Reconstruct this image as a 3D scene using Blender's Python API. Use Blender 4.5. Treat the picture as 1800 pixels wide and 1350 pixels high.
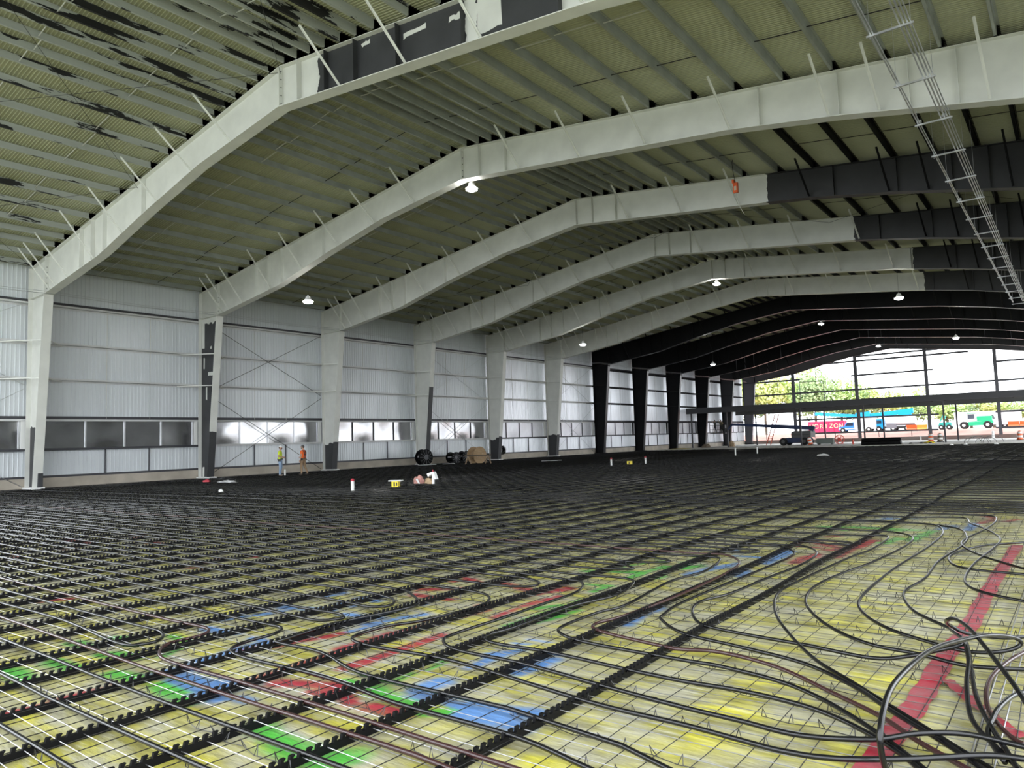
import bpy, math, random
import numpy as np
from mathutils import Vector, Matrix
for o in list(bpy.data.objects): bpy.data.objects.remove(o)
SC = bpy.context.scene
COL = SC.collection
rnd = random.Random(7)
# ------------------------------------------------------------------ camera, sky, exposure
cd = bpy.data.cameras.new('camera'); cam = bpy.data.objects.new('camera', cd); COL.objects.link(cam)
cd.sensor_fit = 'HORIZONTAL'; cd.sensor_width = 36.0; cd.lens = 36.0*1276.8/1800.0
cd.clip_start = 0.05; cd.clip_end = 2000
R_ = Vector((0.78904153, 0.61345817, -0.03290213)); U_ = Vector((0.07504987, -0.04309795, 0.996248)); F_ = Vector((-0.60973846, 0.78855034, 0.08004603))
M = Matrix.Identity(4)
for i in range(3):
    M[i][0] = R_[i]; M[i][1] = U_[i]; M[i][2] = -F_[i]
M.translation = (41.9012, -14.1693, 1.5795)
cam.matrix_world = M; SC.camera = cam
w = bpy.data.worlds.new('overcast_sky'); SC.world = w; w.use_nodes = True
wn = w.node_tree; wn.nodes.clear()
wo = wn.nodes.new('ShaderNodeOutputWorld'); wb = wn.nodes.new('ShaderNodeBackground')
wb.inputs[0].default_value = (0.90, 0.95, 1.0, 1); wb.inputs[1].default_value = 1.0
wn.links.new(wb.outputs[0], wo.inputs[0])
SC.view_settings.view_transform = 'Standard'; SC.view_settings.look = 'None'
SC.view_settings.exposure = 2.5; SC.view_settings.gamma = 1.0; SC.view_settings.use_curve_mapping = False
SC.cycles.diffuse_bounces = 6; SC.cycles.max_bounces = 10
SC.cycles.sample_clamp_indirect = 8.0
# ------------------------------------------------------------------ materials
MATS = {}
def mat(name, col, rough=0.5, metal=0.0, vary=0.0, scale=3.0, col2=None, bump=0.0, bscale=20.0, emit=None, stretch=None, spec=None):
    if name in MATS: return MATS[name]
    m = bpy.data.materials.new(name); m.use_nodes = True; nt = m.node_tree
    b = nt.nodes['Principled BSDF']
    b.inputs['Base Color'].default_value = (*col, 1); b.inputs['Roughness'].default_value = rough; b.inputs['Metallic'].default_value = metal
    if spec is not None: b.inputs['Specular IOR Level'].default_value = spec
    if emit:
        b.inputs['Emission Color'].default_value = (*emit[0], 1); b.inputs['Emission Strength'].default_value = emit[1]
    if vary > 0 or bump > 0:
        g = nt.nodes.new('ShaderNodeNewGeometry'); src = g.outputs['Position']
        if stretch:
            mp = nt.nodes.new('ShaderNodeMapping'); mp.inputs['Scale'].default_value = stretch
            nt.links.new(src, mp.inputs['Vector']); src = mp.outputs['Vector']
        if vary > 0:
            n = nt.nodes.new('ShaderNodeTexNoise'); n.inputs['Scale'].default_value = scale; n.inputs['Detail'].default_value = 5
            nt.links.new(src, n.inputs['Vector'])
            cr = nt.nodes.new('ShaderNodeValToRGB'); cr.color_ramp.elements[0].position = 0.35; cr.color_ramp.elements[1].position = 0.68
            c2 = col2 or tuple(max(0, c*(1-vary)) for c in col)
            cr.color_ramp.elements[0].color = (*c2, 1); cr.color_ramp.elements[1].color = (*col, 1)
            nt.links.new(n.outputs['Fac'], cr.inputs['Fac']); nt.links.new(cr.outputs['Color'], b.inputs['Base Color'])
        if bump > 0:
            n2 = nt.nodes.new('ShaderNodeTexNoise'); n2.inputs['Scale'].default_value = bscale; n2.inputs['Detail'].default_value = 3
            nt.links.new(src, n2.inputs['Vector'])
            bp = nt.nodes.new('ShaderNodeBump'); bp.inputs['Strength'].default_value = bump; bp.inputs['Distance'].default_value = 0.02
            nt.links.new(n2.outputs['Fac'], bp.inputs['Height']); nt.links.new(bp.outputs['Normal'], b.inputs['Normal'])
    MATS[name] = m
    return m
WHITE = (0.735, 0.74, 0.695)
DARK = (0.045, 0.046, 0.050)
DARKEST = (0.006, 0.006, 0.0075)
white_paint = mat('white_paint', WHITE, 0.5, vary=0.12, scale=1.3)
dark_primer = mat('dark_primer', DARK, 0.6, vary=0.3, scale=2.0)
far_primer = mat('far_primer', DARKEST, 0.6, vary=0.3, scale=2.0, spec=.2)
def banded(name, axis, bands, base_white=True, noise=0.12, dark=DARK, nscale=3.0):
    """white paint with unpainted primer where the coordinate on axis lies in one of the bands (brush-edged)"""
    m = bpy.data.materials.new(name); m.use_nodes = True; nt = m.node_tree; b = nt.nodes['Principled BSDF']
    b.inputs['Roughness'].default_value = 0.52
    g = nt.nodes.new('ShaderNodeNewGeometry'); s = nt.nodes.new('ShaderNodeSeparateXYZ'); nt.links.new(g.outputs['Position'], s.inputs[0])
    n = nt.nodes.new('ShaderNodeTexNoise'); n.inputs['Scale'].default_value = nscale; n.inputs['Detail'].default_value = 4
    nt.links.new(g.outputs['Position'], n.inputs['Vector'])
    ma = nt.nodes.new('ShaderNodeMath'); ma.operation = 'MULTIPLY_ADD'; ma.inputs[1].default_value = noise*4; ma.inputs[2].default_value = -noise*2
    nt.links.new(n.outputs['Fac'], ma.inputs[0])
    ad = nt.nodes.new('ShaderNodeMath'); ad.operation = 'ADD'
    nt.links.new(s.outputs['XYZ'.index(axis)], ad.inputs[0]); nt.links.new(ma.outputs[0], ad.inputs[1])
    acc = None
    for lo, hi in bands:
        c1 = nt.nodes.new('ShaderNodeMath'); c1.operation = 'GREATER_THAN'; c1.inputs[1].default_value = lo
        c2 = nt.nodes.new('ShaderNodeMath'); c2.operation = 'LESS_THAN'; c2.inputs[1].default_value = hi
        nt.links.new(ad.outputs[0], c1.inputs[0]); nt.links.new(ad.outputs[0], c2.inputs[0])
        mu = nt.nodes.new('ShaderNodeMath'); mu.operation = 'MULTIPLY'; nt.links.new(c1.outputs[0], mu.inputs[0]); nt.links.new(c2.outputs[0], mu.inputs[1])
        if acc is None: acc = mu
        else:
            mx = nt.nodes.new('ShaderNodeMath'); mx.operation = 'MAXIMUM'; nt.links.new(acc.outputs[0], mx.inputs[0]); nt.links.new(mu.outputs[0], mx.inputs[1]); acc = mx
    n3 = nt.nodes.new('ShaderNodeTexNoise'); n3.inputs['Scale'].default_value = 1.4; n3.inputs['Detail'].default_value = 4; nt.links.new(g.outputs['Position'], n3.inputs['Vector'])
    def two(ca, cb):
        cr = nt.nodes.new('ShaderNodeValToRGB'); cr.color_ramp.elements[0].position = .35; cr.color_ramp.elements[1].position = .7
        cr.color_ramp.elements[0].color = (*ca, 1); cr.color_ramp.elements[1].color = (*cb, 1); nt.links.new(n3.outputs['Fac'], cr.inputs['Fac']); return cr
    wv = two(tuple(c*0.9 for c in WHITE), WHITE); dv = two(tuple(c*0.75 for c in dark), dark)
    mix = nt.nodes.new('ShaderNodeMix'); mix.data_type = 'RGBA'
    nt.links.new(acc.outputs[0], mix.inputs['Factor']); nt.links.new(wv.outputs[0], mix.inputs[6]); nt.links.new(dv.outputs[0], mix.inputs[7])
    nt.links.new(mix.outputs[2], b.inputs['Base Color'])
    return m
def patchy(name, thr=0.56):
    """grey-white paint flaked off in long ragged patches along Y, black beneath"""
    m = bpy.data.materials.new(name); m.use_nodes = True; nt = m.node_tree; b = nt.nodes['Principled BSDF']; b.inputs['Roughness'].default_value = 0.6
    g = nt.nodes.new('ShaderNodeNewGeometry'); mp = nt.nodes.new('ShaderNodeMapping'); mp.inputs['Scale'].default_value = (0.9, 0.32, 2.2)
    nt.links.new(g.outputs['Position'], mp.inputs['Vector'])
    n = nt.nodes.new('ShaderNodeTexNoise'); n.inputs['Scale'].default_value = 1.0; n.inputs['Detail'].default_value = 7; n.inputs['Roughness'].default_value = 0.62
    nt.links.new(mp.outputs[0], n.inputs['Vector'])
    cr = nt.nodes.new('ShaderNodeValToRGB'); cr.color_ramp.interpolation = 'CONSTANT'
    cr.color_ramp.elements[0].color = (0.40, 0.42, 0.385, 1); cr.color_ramp.elements[1].position = thr; cr.color_ramp.elements[1].color = (0.012, 0.012, 0.013, 1)
    nt.links.new(n.outputs['Fac'], cr.inputs['Fac']); nt.links.new(cr.outputs[0], b.inputs['Base Color'])
    return m
# ------------------------------------------------------------------ mesh builder
class MB:
    def __init__(s): s.v = []; s.f = []; s.mi = []; s.cur = 0
    def add(s, vs, fs):
        n = len(s.v); s.v += [tuple(p) for p in vs]
        for f in fs: s.f.append(tuple(n+i for i in f)); s.mi.append(s.cur)
    def box(s, x0, y0, z0, x1, y1, z1):
        s.add([(x0,y0,z0),(x1,y0,z0),(x1,y1,z0),(x0,y1,z0),(x0,y0,z1),(x1,y0,z1),(x1,y1,z1),(x0,y1,z1)],
              [(0,3,2,1),(4,5,6,7),(0,1,5,4),(1,2,6,5),(2,3,7,6),(3,0,4,7)]); return s
    def bar(s, a, b, w=.05, h=None, up=(0,0,1)):
        a = Vector(a); b = Vector(b); h = h or w; d = (b-a).normalized(); u = Vector(up)
        if abs(d.dot(u)) > .98: u = Vector((1,0,0))
        r = d.cross(u).normalized(); u = r.cross(d); r = r*(w/2); u = u*(h/2)
        s.add([a-r-u, a+r-u, a+r+u, a-r+u, b-r-u, b+r-u, b+r+u, b-r+u],
              [(0,3,2,1),(4,5,6,7),(0,1,5,4),(1,2,6,5),(2,3,7,6),(3,0,4,7)]); return s
    def tube(s, pts, r=.02, n=6, cap=True, rads=None):
        pts = [Vector(p) for p in pts]; m = len(pts); ring = []; prev = None
        for i, p in enumerate(pts):
            d = (pts[min(i+1,m-1)]-pts[max(i-1,0)])
            d = d.normalized() if d.length > 1e-9 else Vector((0,0,1))
            if prev is None:
                u = Vector((0,0,1)) if abs(d.z) < .9 else Vector((1,0,0))
            else: u = prev
            x = d.cross(u)
            if x.length < 1e-6: x = d.cross(Vector((0,1,0)))
            x.normalize(); u = x.cross(d); prev = u
            rr = rads[i] if rads else r
            ring += [p + (x*math.cos(2*math.pi*k/n)+u*math.sin(2*math.pi*k/n))*rr for k in range(n)]
        fs = []
        for i in range(m-1):
            for k in range(n):
                a = i*n+k; b = i*n+(k+1) % n; fs.append((a, b, b+n, a+n))
        if cap: fs += [tuple(reversed(range(n))), tuple(range((m-1)*n, m*n))]
        s.add(ring, fs); return s
    def cyl(s, a, b, r, n=12, r2=None):
        return s.tube([a, b], r, n, True, [r, r2 if r2 is not None else r])
    def poly(s, pts, off):
        """planar polygon pts extruded by vector off"""
        n = len(pts); o = Vector(off); p = [Vector(q) for q in pts]
        s.add(p+[q+o for q in p], [tuple(reversed(range(n))), tuple(range(n, 2*n))]+[(i, (i+1) % n, n+(i+1) % n, n+i) for i in range(n)]); return s
    def lathe(s, prof, n=16, c=(0,0,0), axis='Z'):
        vs = []; fs = []
        for r, z in prof:
            for k in range(n):
                a = 2*math.pi*k/n; x, y = r*math.cos(a), r*math.sin(a)
                p = (x, y, z) if axis == 'Z' else ((z, x, y) if axis == 'X' else (y, z, x))
                vs.append((p[0]+c[0], p[1]+c[1], p[2]+c[2]))
        for i in range(len(prof)-1):
            for k in range(n): fs.append((i*n+k, i*n+(k+1) % n, (i+1)*n+(k+1) % n, (i+1)*n+k))
        fs += [tuple(reversed(range(n))), tuple(range((len(prof)-1)*n, len(prof)*n))]
        s.add(vs, fs); return s
    def mesh(s, name):
        me = bpy.data.meshes.new(name); me.from_pydata(s.v, [], s.f); me.update(); return me
    def build(s, name, m, parent=None, smooth=False, loc=None):
        me = s.mesh(name)
        ms = m if isinstance(m, (list, tuple)) else [m]
        for q in ms: me.materials.append(q)
        if len(ms) > 1: me.polygons.foreach_set('material_index', s.mi)
        if smooth: me.polygons.foreach_set('use_smooth', [True]*len(me.polygons))
        return obj(name, me, parent, loc)
def obj(name, me, parent=None, loc=None):
    o = bpy.data.objects.new(name, me); COL.objects.link(o)
    if parent: o.parent = parent
    if loc: o.location = loc
    return o
def tag(o, label=None, cat=None, group=None, kind=None):
    if label: o['label'] = label
    if cat: o['category'] = cat
    if group: o['group'] = group
    if kind: o['kind'] = kind
    return o
def thing(name, label, cat, loc=(0,0,0), rz=0, group=None):
    o = obj(name, None, None, loc); o.rotation_euler = (0,0,rz); o.empty_display_size = .2
    return tag(o, label, cat, group)
def struct(o): o['kind'] = 'structure'; return o
def catmull(pts, k=5):
    P = [Vector(p) for p in pts]; out = []
    for i in range(len(P)-1):
        a = P[max(i-1,0)]; b = P[i]; c = P[i+1]; d = P[min(i+2,len(P)-1)]
        for j in range(k):
            t = j/k
            out.append(.5*((2*b)+(c-a)*t+(2*a-5*b+4*c-d)*t*t+(3*b-a-3*c+d)*t**3))
    out.append(P[-1]); return out
B = 9.144
def FY(n): return (n-1)*B          # Y of frame n
def ztop(x): return 11.29+.1463*x if x <= 21.6 else 14.45-.1215*(x-21.6)
BOT = [(2.0,9.70),(8.1,10.52),(12.5,11.57),(16.5,12.40),(21.6,13.04),(24.7,12.70),(30.4,12.07),(33.5,11.72),(36.8,11.18),(41.2,10.28),(43.2,9.86)]
def zbot(x):
    for (a, za), (b, zb) in zip(BOT, BOT[1:]):
        if a <= x <= b: return za+(zb-za)*(x-a)/(b-a)
    return BOT[0][1] if x < 2 else BOT[-1][1]
# ------------------------------------------------------------------ traced bends and paint marks (world metres)
BENDS={
'u1':[(32.74,-11.32,0.06),(34.27,-11.29,0.06),(35.61,-11.39,0.06),(35.84,-11.28,0.06),(35.81,-11.13,0.06),(35.54,-11.01,0.06),(35.04,-11.01,0.06),(34.59,-11.02,0.06)],
's1':[(35.21,-10.75,0.06),(35.65,-10.73,0.06),(35.87,-10.75,0.06),(36.00,-10.89,0.06),(36.00,-11.15,0.06),(36.20,-11.34,0.06),(36.53,-11.42,0.06),(37.36,-11.40,0.06),(38.44,-11.39,0.06),(39.32,-11.40,0.06)],
's2':[(35.55,-10.38,0.06),(36.14,-10.37,0.06),(36.38,-10.38,0.06),(36.50,-10.52,0.06),(36.53,-10.84,0.06),(36.65,-11.01,0.06),(36.94,-11.06,0.06),(37.58,-11.03,0.06),(38.00,-11.04,0.06),(38.60,-11.11,0.06),(39.46,-11.11,0.06),(39.93,-11.20,0.06)],
'u2':[(35.99,-9.41,0.06),(36.44,-9.44,0.06),(36.56,-9.28,0.06),(36.38,-9.09,0.06),(36.01,-8.99,0.06)],
's3':[(36.14,-8.70,0.06),(36.60,-8.97,0.06),(36.80,-9.24,0.06),(36.68,-9.98,0.06),(36.73,-10.59,0.06),(36.79,-10.68,0.06),(37.31,-10.67,0.06),(37.95,-10.84,0.06),(38.80,-10.83,0.06)],
's4':[(36.04,-8.41,0.06),(36.70,-8.40,0.06),(37.11,-8.49,0.06),(37.34,-8.85,0.06),(37.28,-9.55,0.06),(37.15,-9.85,0.06),(37.15,-10.20,0.06),(37.28,-10.33,0.06),(37.59,-10.35,0.06),(38.34,-10.31,0.06),(39.53,-10.48,0.06),(40.13,-10.50,0.06),(40.45,-10.53,0.06),(40.67,-10.57,0.07),(40.91,-10.57,0.09),(41.20,-10.44,0.11),(41.47,-10.25,0.12),(41.61,-10.20,0.12)],
'u3':[(36.53,-8.03,0.06),(36.96,-8.03,0.06),(37.22,-7.90,0.06),(37.17,-7.69,0.06),(36.83,-7.56,0.06),(36.43,-7.57,0.06)],
's5':[(36.82,-7.37,0.06),(37.33,-7.42,0.06),(37.58,-7.47,0.06),(37.80,-7.91,0.06),(37.82,-8.57,0.06),(37.83,-9.15,0.06),(37.82,-9.74,0.06),(37.89,-9.96,0.06),(38.17,-10.09,0.06),(38.77,-10.10,0.06),(39.54,-10.21,0.06),(40.03,-10.27,0.06),(40.36,-10.29,0.06),(40.69,-10.34,0.07),(41.01,-10.28,0.10),(41.19,-10.14,0.12),(41.38,-10.03,0.12),(41.60,-10.00,0.10)],
's6':[(37.18,-7.11,0.06),(37.45,-7.10,0.06),(37.89,-7.07,0.06),(38.09,-7.26,0.06),(38.22,-7.88,0.06),(38.10,-8.51,0.06),(38.11,-9.37,0.06),(38.08,-9.66,0.06),(38.26,-9.80,0.06),(38.77,-9.78,0.06),(39.43,-9.84,0.06),(39.84,-9.86,0.06),(40.19,-9.84,0.06),(40.53,-9.88,0.06),(40.76,-9.97,0.06),(40.98,-10.15,0.07),(41.14,-10.31,0.07),(41.22,-10.42,0.07)],
'u4':[(37.04,-6.70,0.06),(37.41,-6.65,0.06),(37.68,-6.51,0.06),(37.48,-6.33,0.06)],
'u5':[(37.50,-6.09,0.06),(37.79,-5.94,0.06),(37.79,-5.79,0.06),(37.43,-5.64,0.06)],
's7':[(37.78,-5.38,0.06),(38.09,-5.32,0.06),(38.31,-5.45,0.06),(38.46,-6.26,0.06),(38.40,-6.73,0.06),(38.39,-7.16,0.06),(38.51,-8.19,0.06),(38.44,-8.57,0.06),(38.44,-9.11,0.06),(38.55,-9.31,0.06),(38.88,-9.43,0.06),(39.65,-9.46,0.06),(39.92,-9.46,0.06),(40.32,-9.55,0.06),(40.59,-9.70,0.06),(40.85,-9.95,0.07),(41.08,-10.20,0.07),(41.22,-10.38,0.07)],
's8':[(37.93,-5.14,0.06),(38.22,-5.09,0.06),(38.56,-5.49,0.06),(38.70,-6.13,0.06),(38.75,-7.49,0.06),(38.70,-8.54,0.06),(38.63,-8.92,0.06),(38.79,-9.10,0.06),(39.40,-9.23,0.06),(39.55,-9.23,0.06),(39.80,-9.16,0.06),(40.24,-9.29,0.06),(40.67,-9.61,0.06),(40.97,-9.87,0.07),(41.18,-10.11,0.07),(41.37,-10.31,0.08)],
'u6':[(38.20,-4.84,0.06),(38.38,-4.80,0.06),(38.52,-4.69,0.06),(38.42,-4.55,0.06),(38.22,-4.55,0.06)],
's9':[(38.31,-4.23,0.06),(38.57,-4.10,0.06),(38.87,-4.43,0.06),(38.99,-4.96,0.06),(38.95,-6.51,0.06),(38.91,-7.83,0.06),(38.97,-8.35,0.06),(39.04,-8.53,0.06),(39.37,-8.83,0.06),(39.86,-8.96,0.06),(40.36,-9.12,0.06),(40.74,-9.45,0.07),(41.00,-9.78,0.08),(41.31,-10.14,0.09),(41.44,-10.31,0.09)],
's10':[(38.57,-3.95,0.06),(38.88,-3.96,0.06),(39.18,-4.46,0.06),(39.26,-5.29,0.06),(39.19,-6.38,0.06),(39.14,-7.28,0.06),(39.04,-7.71,0.06),(39.12,-8.10,0.06),(39.37,-8.49,0.06),(39.73,-8.61,0.06),(40.23,-8.68,0.06),(40.70,-8.77,0.06),(40.92,-8.70,0.09),(41.05,-8.67,0.13),(41.17,-8.64,0.17),(41.22,-8.59,0.18),(41.24,-8.69,0.18),(41.27,-8.89,0.15),(41.29,-9.21,0.12),(41.34,-9.60,0.09),(41.40,-9.82,0.08),(41.52,-10.06,0.07),(41.58,-10.18,0.07)],
'u7':[(38.91,-3.55,0.06),(39.26,-3.64,0.06),(39.38,-3.54,0.06),(39.31,-3.37,0.06),(39.00,-3.31,0.06)],
's11':[(38.88,-2.65,0.06),(39.32,-2.62,0.06),(39.65,-2.59,0.06),(39.70,-3.86,0.06),(39.61,-4.66,0.06),(39.52,-6.33,0.06),(39.53,-7.07,0.06),(39.75,-7.82,0.06),(40.05,-8.43,0.06),(40.40,-9.00,0.06),(40.71,-9.35,0.06),(41.19,-9.90,0.06),(41.46,-10.21,0.06)],
's12':[(39.06,-2.01,0.06),(39.59,-2.04,0.06),(39.93,-2.47,0.06),(40.01,-3.35,0.06),(39.91,-4.89,0.06),(39.79,-5.70,0.06),(39.73,-6.55,0.06),(39.82,-7.19,0.06),(40.01,-7.68,0.06),(40.31,-8.15,0.06),(40.63,-8.44,0.06),(40.94,-8.52,0.06),(41.23,-8.64,0.06),(41.52,-8.55,0.06)],
's13':[(39.36,-0.80,0.06),(39.95,-0.86,0.06),(40.23,-1.77,0.06),(40.27,-3.33,0.06),(40.20,-5.10,0.06),(40.20,-6.30,0.06),(40.24,-7.05,0.06),(40.39,-7.53,0.06),(40.66,-7.94,0.06),(41.01,-8.21,0.06),(41.01,-8.21,0.06),(41.20,-8.33,0.07),(41.35,-8.30,0.08),(41.45,-8.24,0.10),(41.50,-8.21,0.14),(41.46,-8.29,0.19),(41.36,-8.56,0.25),(41.28,-8.97,0.31),(41.22,-9.41,0.37),(41.19,-9.77,0.41),(41.17,-10.14,0.43),(41.15,-10.45,0.42),(41.15,-10.65,0.38),(41.15,-10.75,0.30),(41.15,-10.74,0.22),(41.15,-10.70,0.15)],
's14':[(39.63,-0.70,0.06),(40.33,-1.24,0.06),(40.57,-2.19,0.06),(40.61,-3.17,0.06),(40.53,-4.51,0.06),(40.56,-5.66,0.06),(40.50,-6.34,0.06),(40.56,-6.78,0.06),(40.73,-7.27,0.06),(41.01,-7.67,0.06),(41.04,-7.80,0.08),(41.15,-8.12,0.10),(41.21,-8.38,0.11),(41.30,-9.04,0.10),(41.36,-9.42,0.10),(41.44,-9.74,0.09),(41.53,-10.06,0.09),(41.58,-10.22,0.08)],
's15':[(39.64,0.13,0.06),(40.26,0.29,0.06),(40.45,-0.53,0.06),(40.71,-1.21,0.06),(40.96,-2.23,0.06),(40.96,-3.19,0.06),(40.88,-4.48,0.06),(40.89,-5.49,0.06),(40.99,-5.97,0.06),(41.20,-6.24,0.06),(41.42,-6.39,0.06)],
's16':[(39.98,0.84,0.06),(40.61,0.73,0.06),(40.75,0.02,0.06),(40.71,-1.21,0.06),(40.57,-2.61,0.06),(40.67,-3.32,0.06),(40.95,-4.01,0.06),(41.34,-4.65,0.06)],
's17':[(41.24,-2.51,0.06),(40.86,-2.96,0.06),(40.63,-3.69,0.06),(40.61,-4.33,0.06),(40.81,-4.86,0.06),(41.36,-5.01,0.06)],
'u0':[(35.58,-10.02,0.06),(36.26,-10.06,0.06),(36.48,-10.03,0.06),(36.57,-9.88,0.06),(36.51,-9.82,0.06),(36.39,-9.78,0.06),(36.05,-9.80,0.06)]}
LOOPS={
'loop':[(41.49,-7.73,0.07),(41.38,-7.83,0.07),(41.26,-7.89,0.08),(41.16,-7.95,0.10),(41.08,-7.98,0.14),(41.06,-8.12,0.20),(41.09,-8.24,0.25),(41.14,-8.30,0.27),(41.21,-8.46,0.28),(41.28,-8.66,0.28),(41.36,-8.92,0.27),(41.46,-9.22,0.24),(41.54,-9.43,0.20),(41.58,-9.53,0.17),(41.61,-9.64,0.15)],
'right':[(41.54,-8.05,0.07),(41.51,-8.16,0.07),(41.45,-8.44,0.08),(41.41,-8.66,0.08),(41.38,-8.91,0.08),(41.38,-9.19,0.08),(41.41,-9.45,0.07),(41.46,-9.64,0.07),(41.54,-9.83,0.07),(41.59,-9.89,0.07)],
'right2':[(41.58,-9.03,0.09),(41.56,-9.15,0.10),(41.51,-9.30,0.11),(41.47,-9.56,0.12),(41.45,-9.69,0.10),(41.44,-9.83,0.08),(41.47,-9.97,0.07),(41.53,-10.15,0.07)]}
PAINT=[(0,36.51,-12.48,36.58,-11.71,0.08),(0,36.53,-12.14,36.54,-12,0.12),(0,36.57,-10.86,36.8,-10.07,0.1),(0,37.29,-11.13,37.26,-10.45,0.14),(0,37.49,-11.15,37.91,-10.97,0.15),(0,37.83,-11.15,38.05,-11.1,0.12),(0,26.53,-8.36,27.72,-8.38,0.2),(0,28.42,-7.8,28.92,-7.7,0.2),(0,31.8,-8.87,32.09,-8.8,0.18),(0,32.48,-8.94,32.53,-8.75,0.15),(0,32.58,-11.2,32.88,-10.72,0.12),(0,28.22,-9.78,28.48,-9.55,0.15),(0,27.74,-9.23,28.09,-8.71,0.12),(0,31.74,-8.26,32.12,-7.88,0.12),(0,27.23,-7.91,27.76,-6.94,0.12),(1,35.43,-12.13,35.87,-12.11,0.15),(1,35.51,-11.81,35.87,-11.8,0.15),(1,35,-11.49,35.25,-11.47,0.12),(1,35.62,-11.51,35.92,-11.38,0.15),(1,35.13,-11.21,35.35,-11.15,0.1),(1,36.23,-11.69,36.61,-11.65,0.15),(1,36.8,-11.62,37.29,-11.7,0.15),(1,35.52,-10.9,35.92,-10.94,0.1),(1,35.92,-10.94,36.11,-11.27,0.08),(1,28.49,-5.84,28.61,-5.62,0.2),(1,28.35,-7.13,28.55,-6.6,0.15),(1,38.11,-11.71,38.67,-11.76,0.18),(1,38.78,-11.79,38.81,-11.7,0.2),(2,36.53,-11.5,36.59,-11.36,0.15),(2,36.79,-11.48,37.3,-11.36,0.18),(2,36.53,-11.18,36.47,-10.68,0.12),(2,36.96,-11.48,37.4,-11.55,0.18),(2,37.5,-11.48,37.61,-11.49,0.1),(2,35.56,-10.58,35.97,-10.56,0.12),(2,36.28,-10.59,36.52,-10.59,0.1),(2,35.37,-10.37,35.59,-9.8,0.1),(2,35.48,-9.68,36,-9.57,0.15),(2,35.33,-9.14,35.4,-8.94,0.15),(2,28.07,-3.98,29.05,-3.81,0.25),(2,35.77,-9.01,36.09,-9.04,0.12),(2,36.54,-8.99,36.64,-8.93,0.1),(2,35.83,-9.29,36.07,-9.34,0.1),(2,36.23,-9.61,36.67,-9.53,0.1),(2,36.72,-9.75,36.94,-9.21,0.1),(2,36.81,-10,36.84,-9.68,0.08),(2,38.37,-10.21,38.4,-9.76,0.1),(2,38.4,-10.75,38.41,-10.53,0.15),(2,38.45,-10.8,38.65,-10.8,0.14),(2,38.29,-9.89,38.45,-9.67,0.08),(2,38.74,-10.13,38.78,-9.75,0.12),(2,38.89,-10.76,39.26,-10.67,0.15),(2,38.94,-10.88,39.35,-10.88,0.18),(2,38.75,-10.81,38.85,-10.82,0.1),(2,38.71,-8.59,38.68,-7.96,0.14),(2,38.31,-9.39,38.5,-9.4,0.05),(2,38.25,-9.55,38.41,-9.52,0.05),(0,36.08,-7.85,36.17,-7.61,0.1),(0,36.24,-8.64,36.71,-8.59,0.14),(0,36.08,-8.4,36.42,-8.09,0.12),(0,37.27,-8.94,37.21,-8.7,0.12),(0,37.18,-10.38,37.23,-9.82,0.14),(0,37.23,-9.82,37.35,-8.81,0.1),(0,37.62,-10.57,37.61,-9.66,0.12),(0,37.61,-10.73,37.59,-10.53,0.1),(0,35.96,-7.58,36.51,-7.81,0.1),(0,36.7,-7.7,37.28,-7.86,0.14),(0,37.24,-8.2,37.47,-7.53,0.14),(0,37.55,-8.42,37.58,-7.91,0.1),(0,37.6,-9,37.53,-8.33,0.08),(0,37.97,-11.02,38.2,-11.12,0.12),(0,38.38,-11.09,38.62,-11.08,0.15),(1,37.9,-9.14,37.94,-8.01,0.12),(1,37.68,-8.53,37.82,-8.26,0.1),(1,38.04,-8.91,38.11,-8.37,0.08),(1,37.51,-7.28,37.78,-7.25,0.1),(1,37.79,-7.58,37.76,-7.26,0.1),(1,37.09,-6.57,37.68,-6.41,0.12),(1,37.73,-6.79,37.78,-5.93,0.1),(1,37.97,-6.79,38.05,-6.49,0.1),(1,37.84,-6.05,37.98,-5.83,0.12),(1,38.15,-10.4,38.11,-10.16,0.06),(1,38.09,-10.9,38.6,-10.95,0.15),(1,37.84,-10.88,37.97,-10.89,0.1),(1,38.72,-11.02,38.85,-10.93,0.12),(1,38.12,-10.66,38.12,-10.51,0.06),(1,37.29,-6.18,37.6,-5.55,0.08),(1,38.04,-5.95,38.13,-5.6,0.12),(1,37.87,-5.58,37.97,-5.04,0.1),(1,38.39,-1.21,39.78,-1.19,0.2),(1,39.62,-2.87,39.73,-2.29,0.15),(1,39.9,-2.43,40.02,-1.22,0.15),(1,38.81,-1.59,39.6,-1.39,0.1),(2,38.25,-6.25,38.44,-5.29,0.14),(2,37.65,-4.56,38.06,-4.28,0.12),(2,38.21,-4.75,38.54,-4.76,0.12),(2,38.76,-5.13,38.75,-4.14,0.14),(2,38.76,-6.12,38.74,-5.73,0.1),(2,39.1,0.29,39.53,0.45,0.15),(2,40.08,-0.93,40.21,-0.48,0.15),(2,40.45,-1.04,40.45,0.03,0.12),(2,38.68,-0.35,39.18,0.16,0.12),(0,39.04,-5,39.12,-4.14,0.14),(0,38.67,-3.6,38.99,-3.65,0.12),(0,38.77,-3.14,39.36,-3.67,0.15),(0,39.12,-3.78,39.47,-3.23,0.14),(0,39.34,-4.37,39.47,-2.62,0.14),(0,38.78,-2.47,38.98,-2.15,0.1),(0,39.37,1.44,39.9,1.44,0.15),(0,40.27,1.57,40.63,1.02,0.15),(0,40.5,0.05,40.66,0.71,0.12),(0,40.83,0.47,40.97,0.83,0.12)]
TAPE=[(41.21,-2.44),(41.17,-4.98),(41.16,-6.22),(41.16,-7.24),(41.12,-8.22),(41.11,-9.09),(41.10,-9.56),(41.07,-10.23)]
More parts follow.
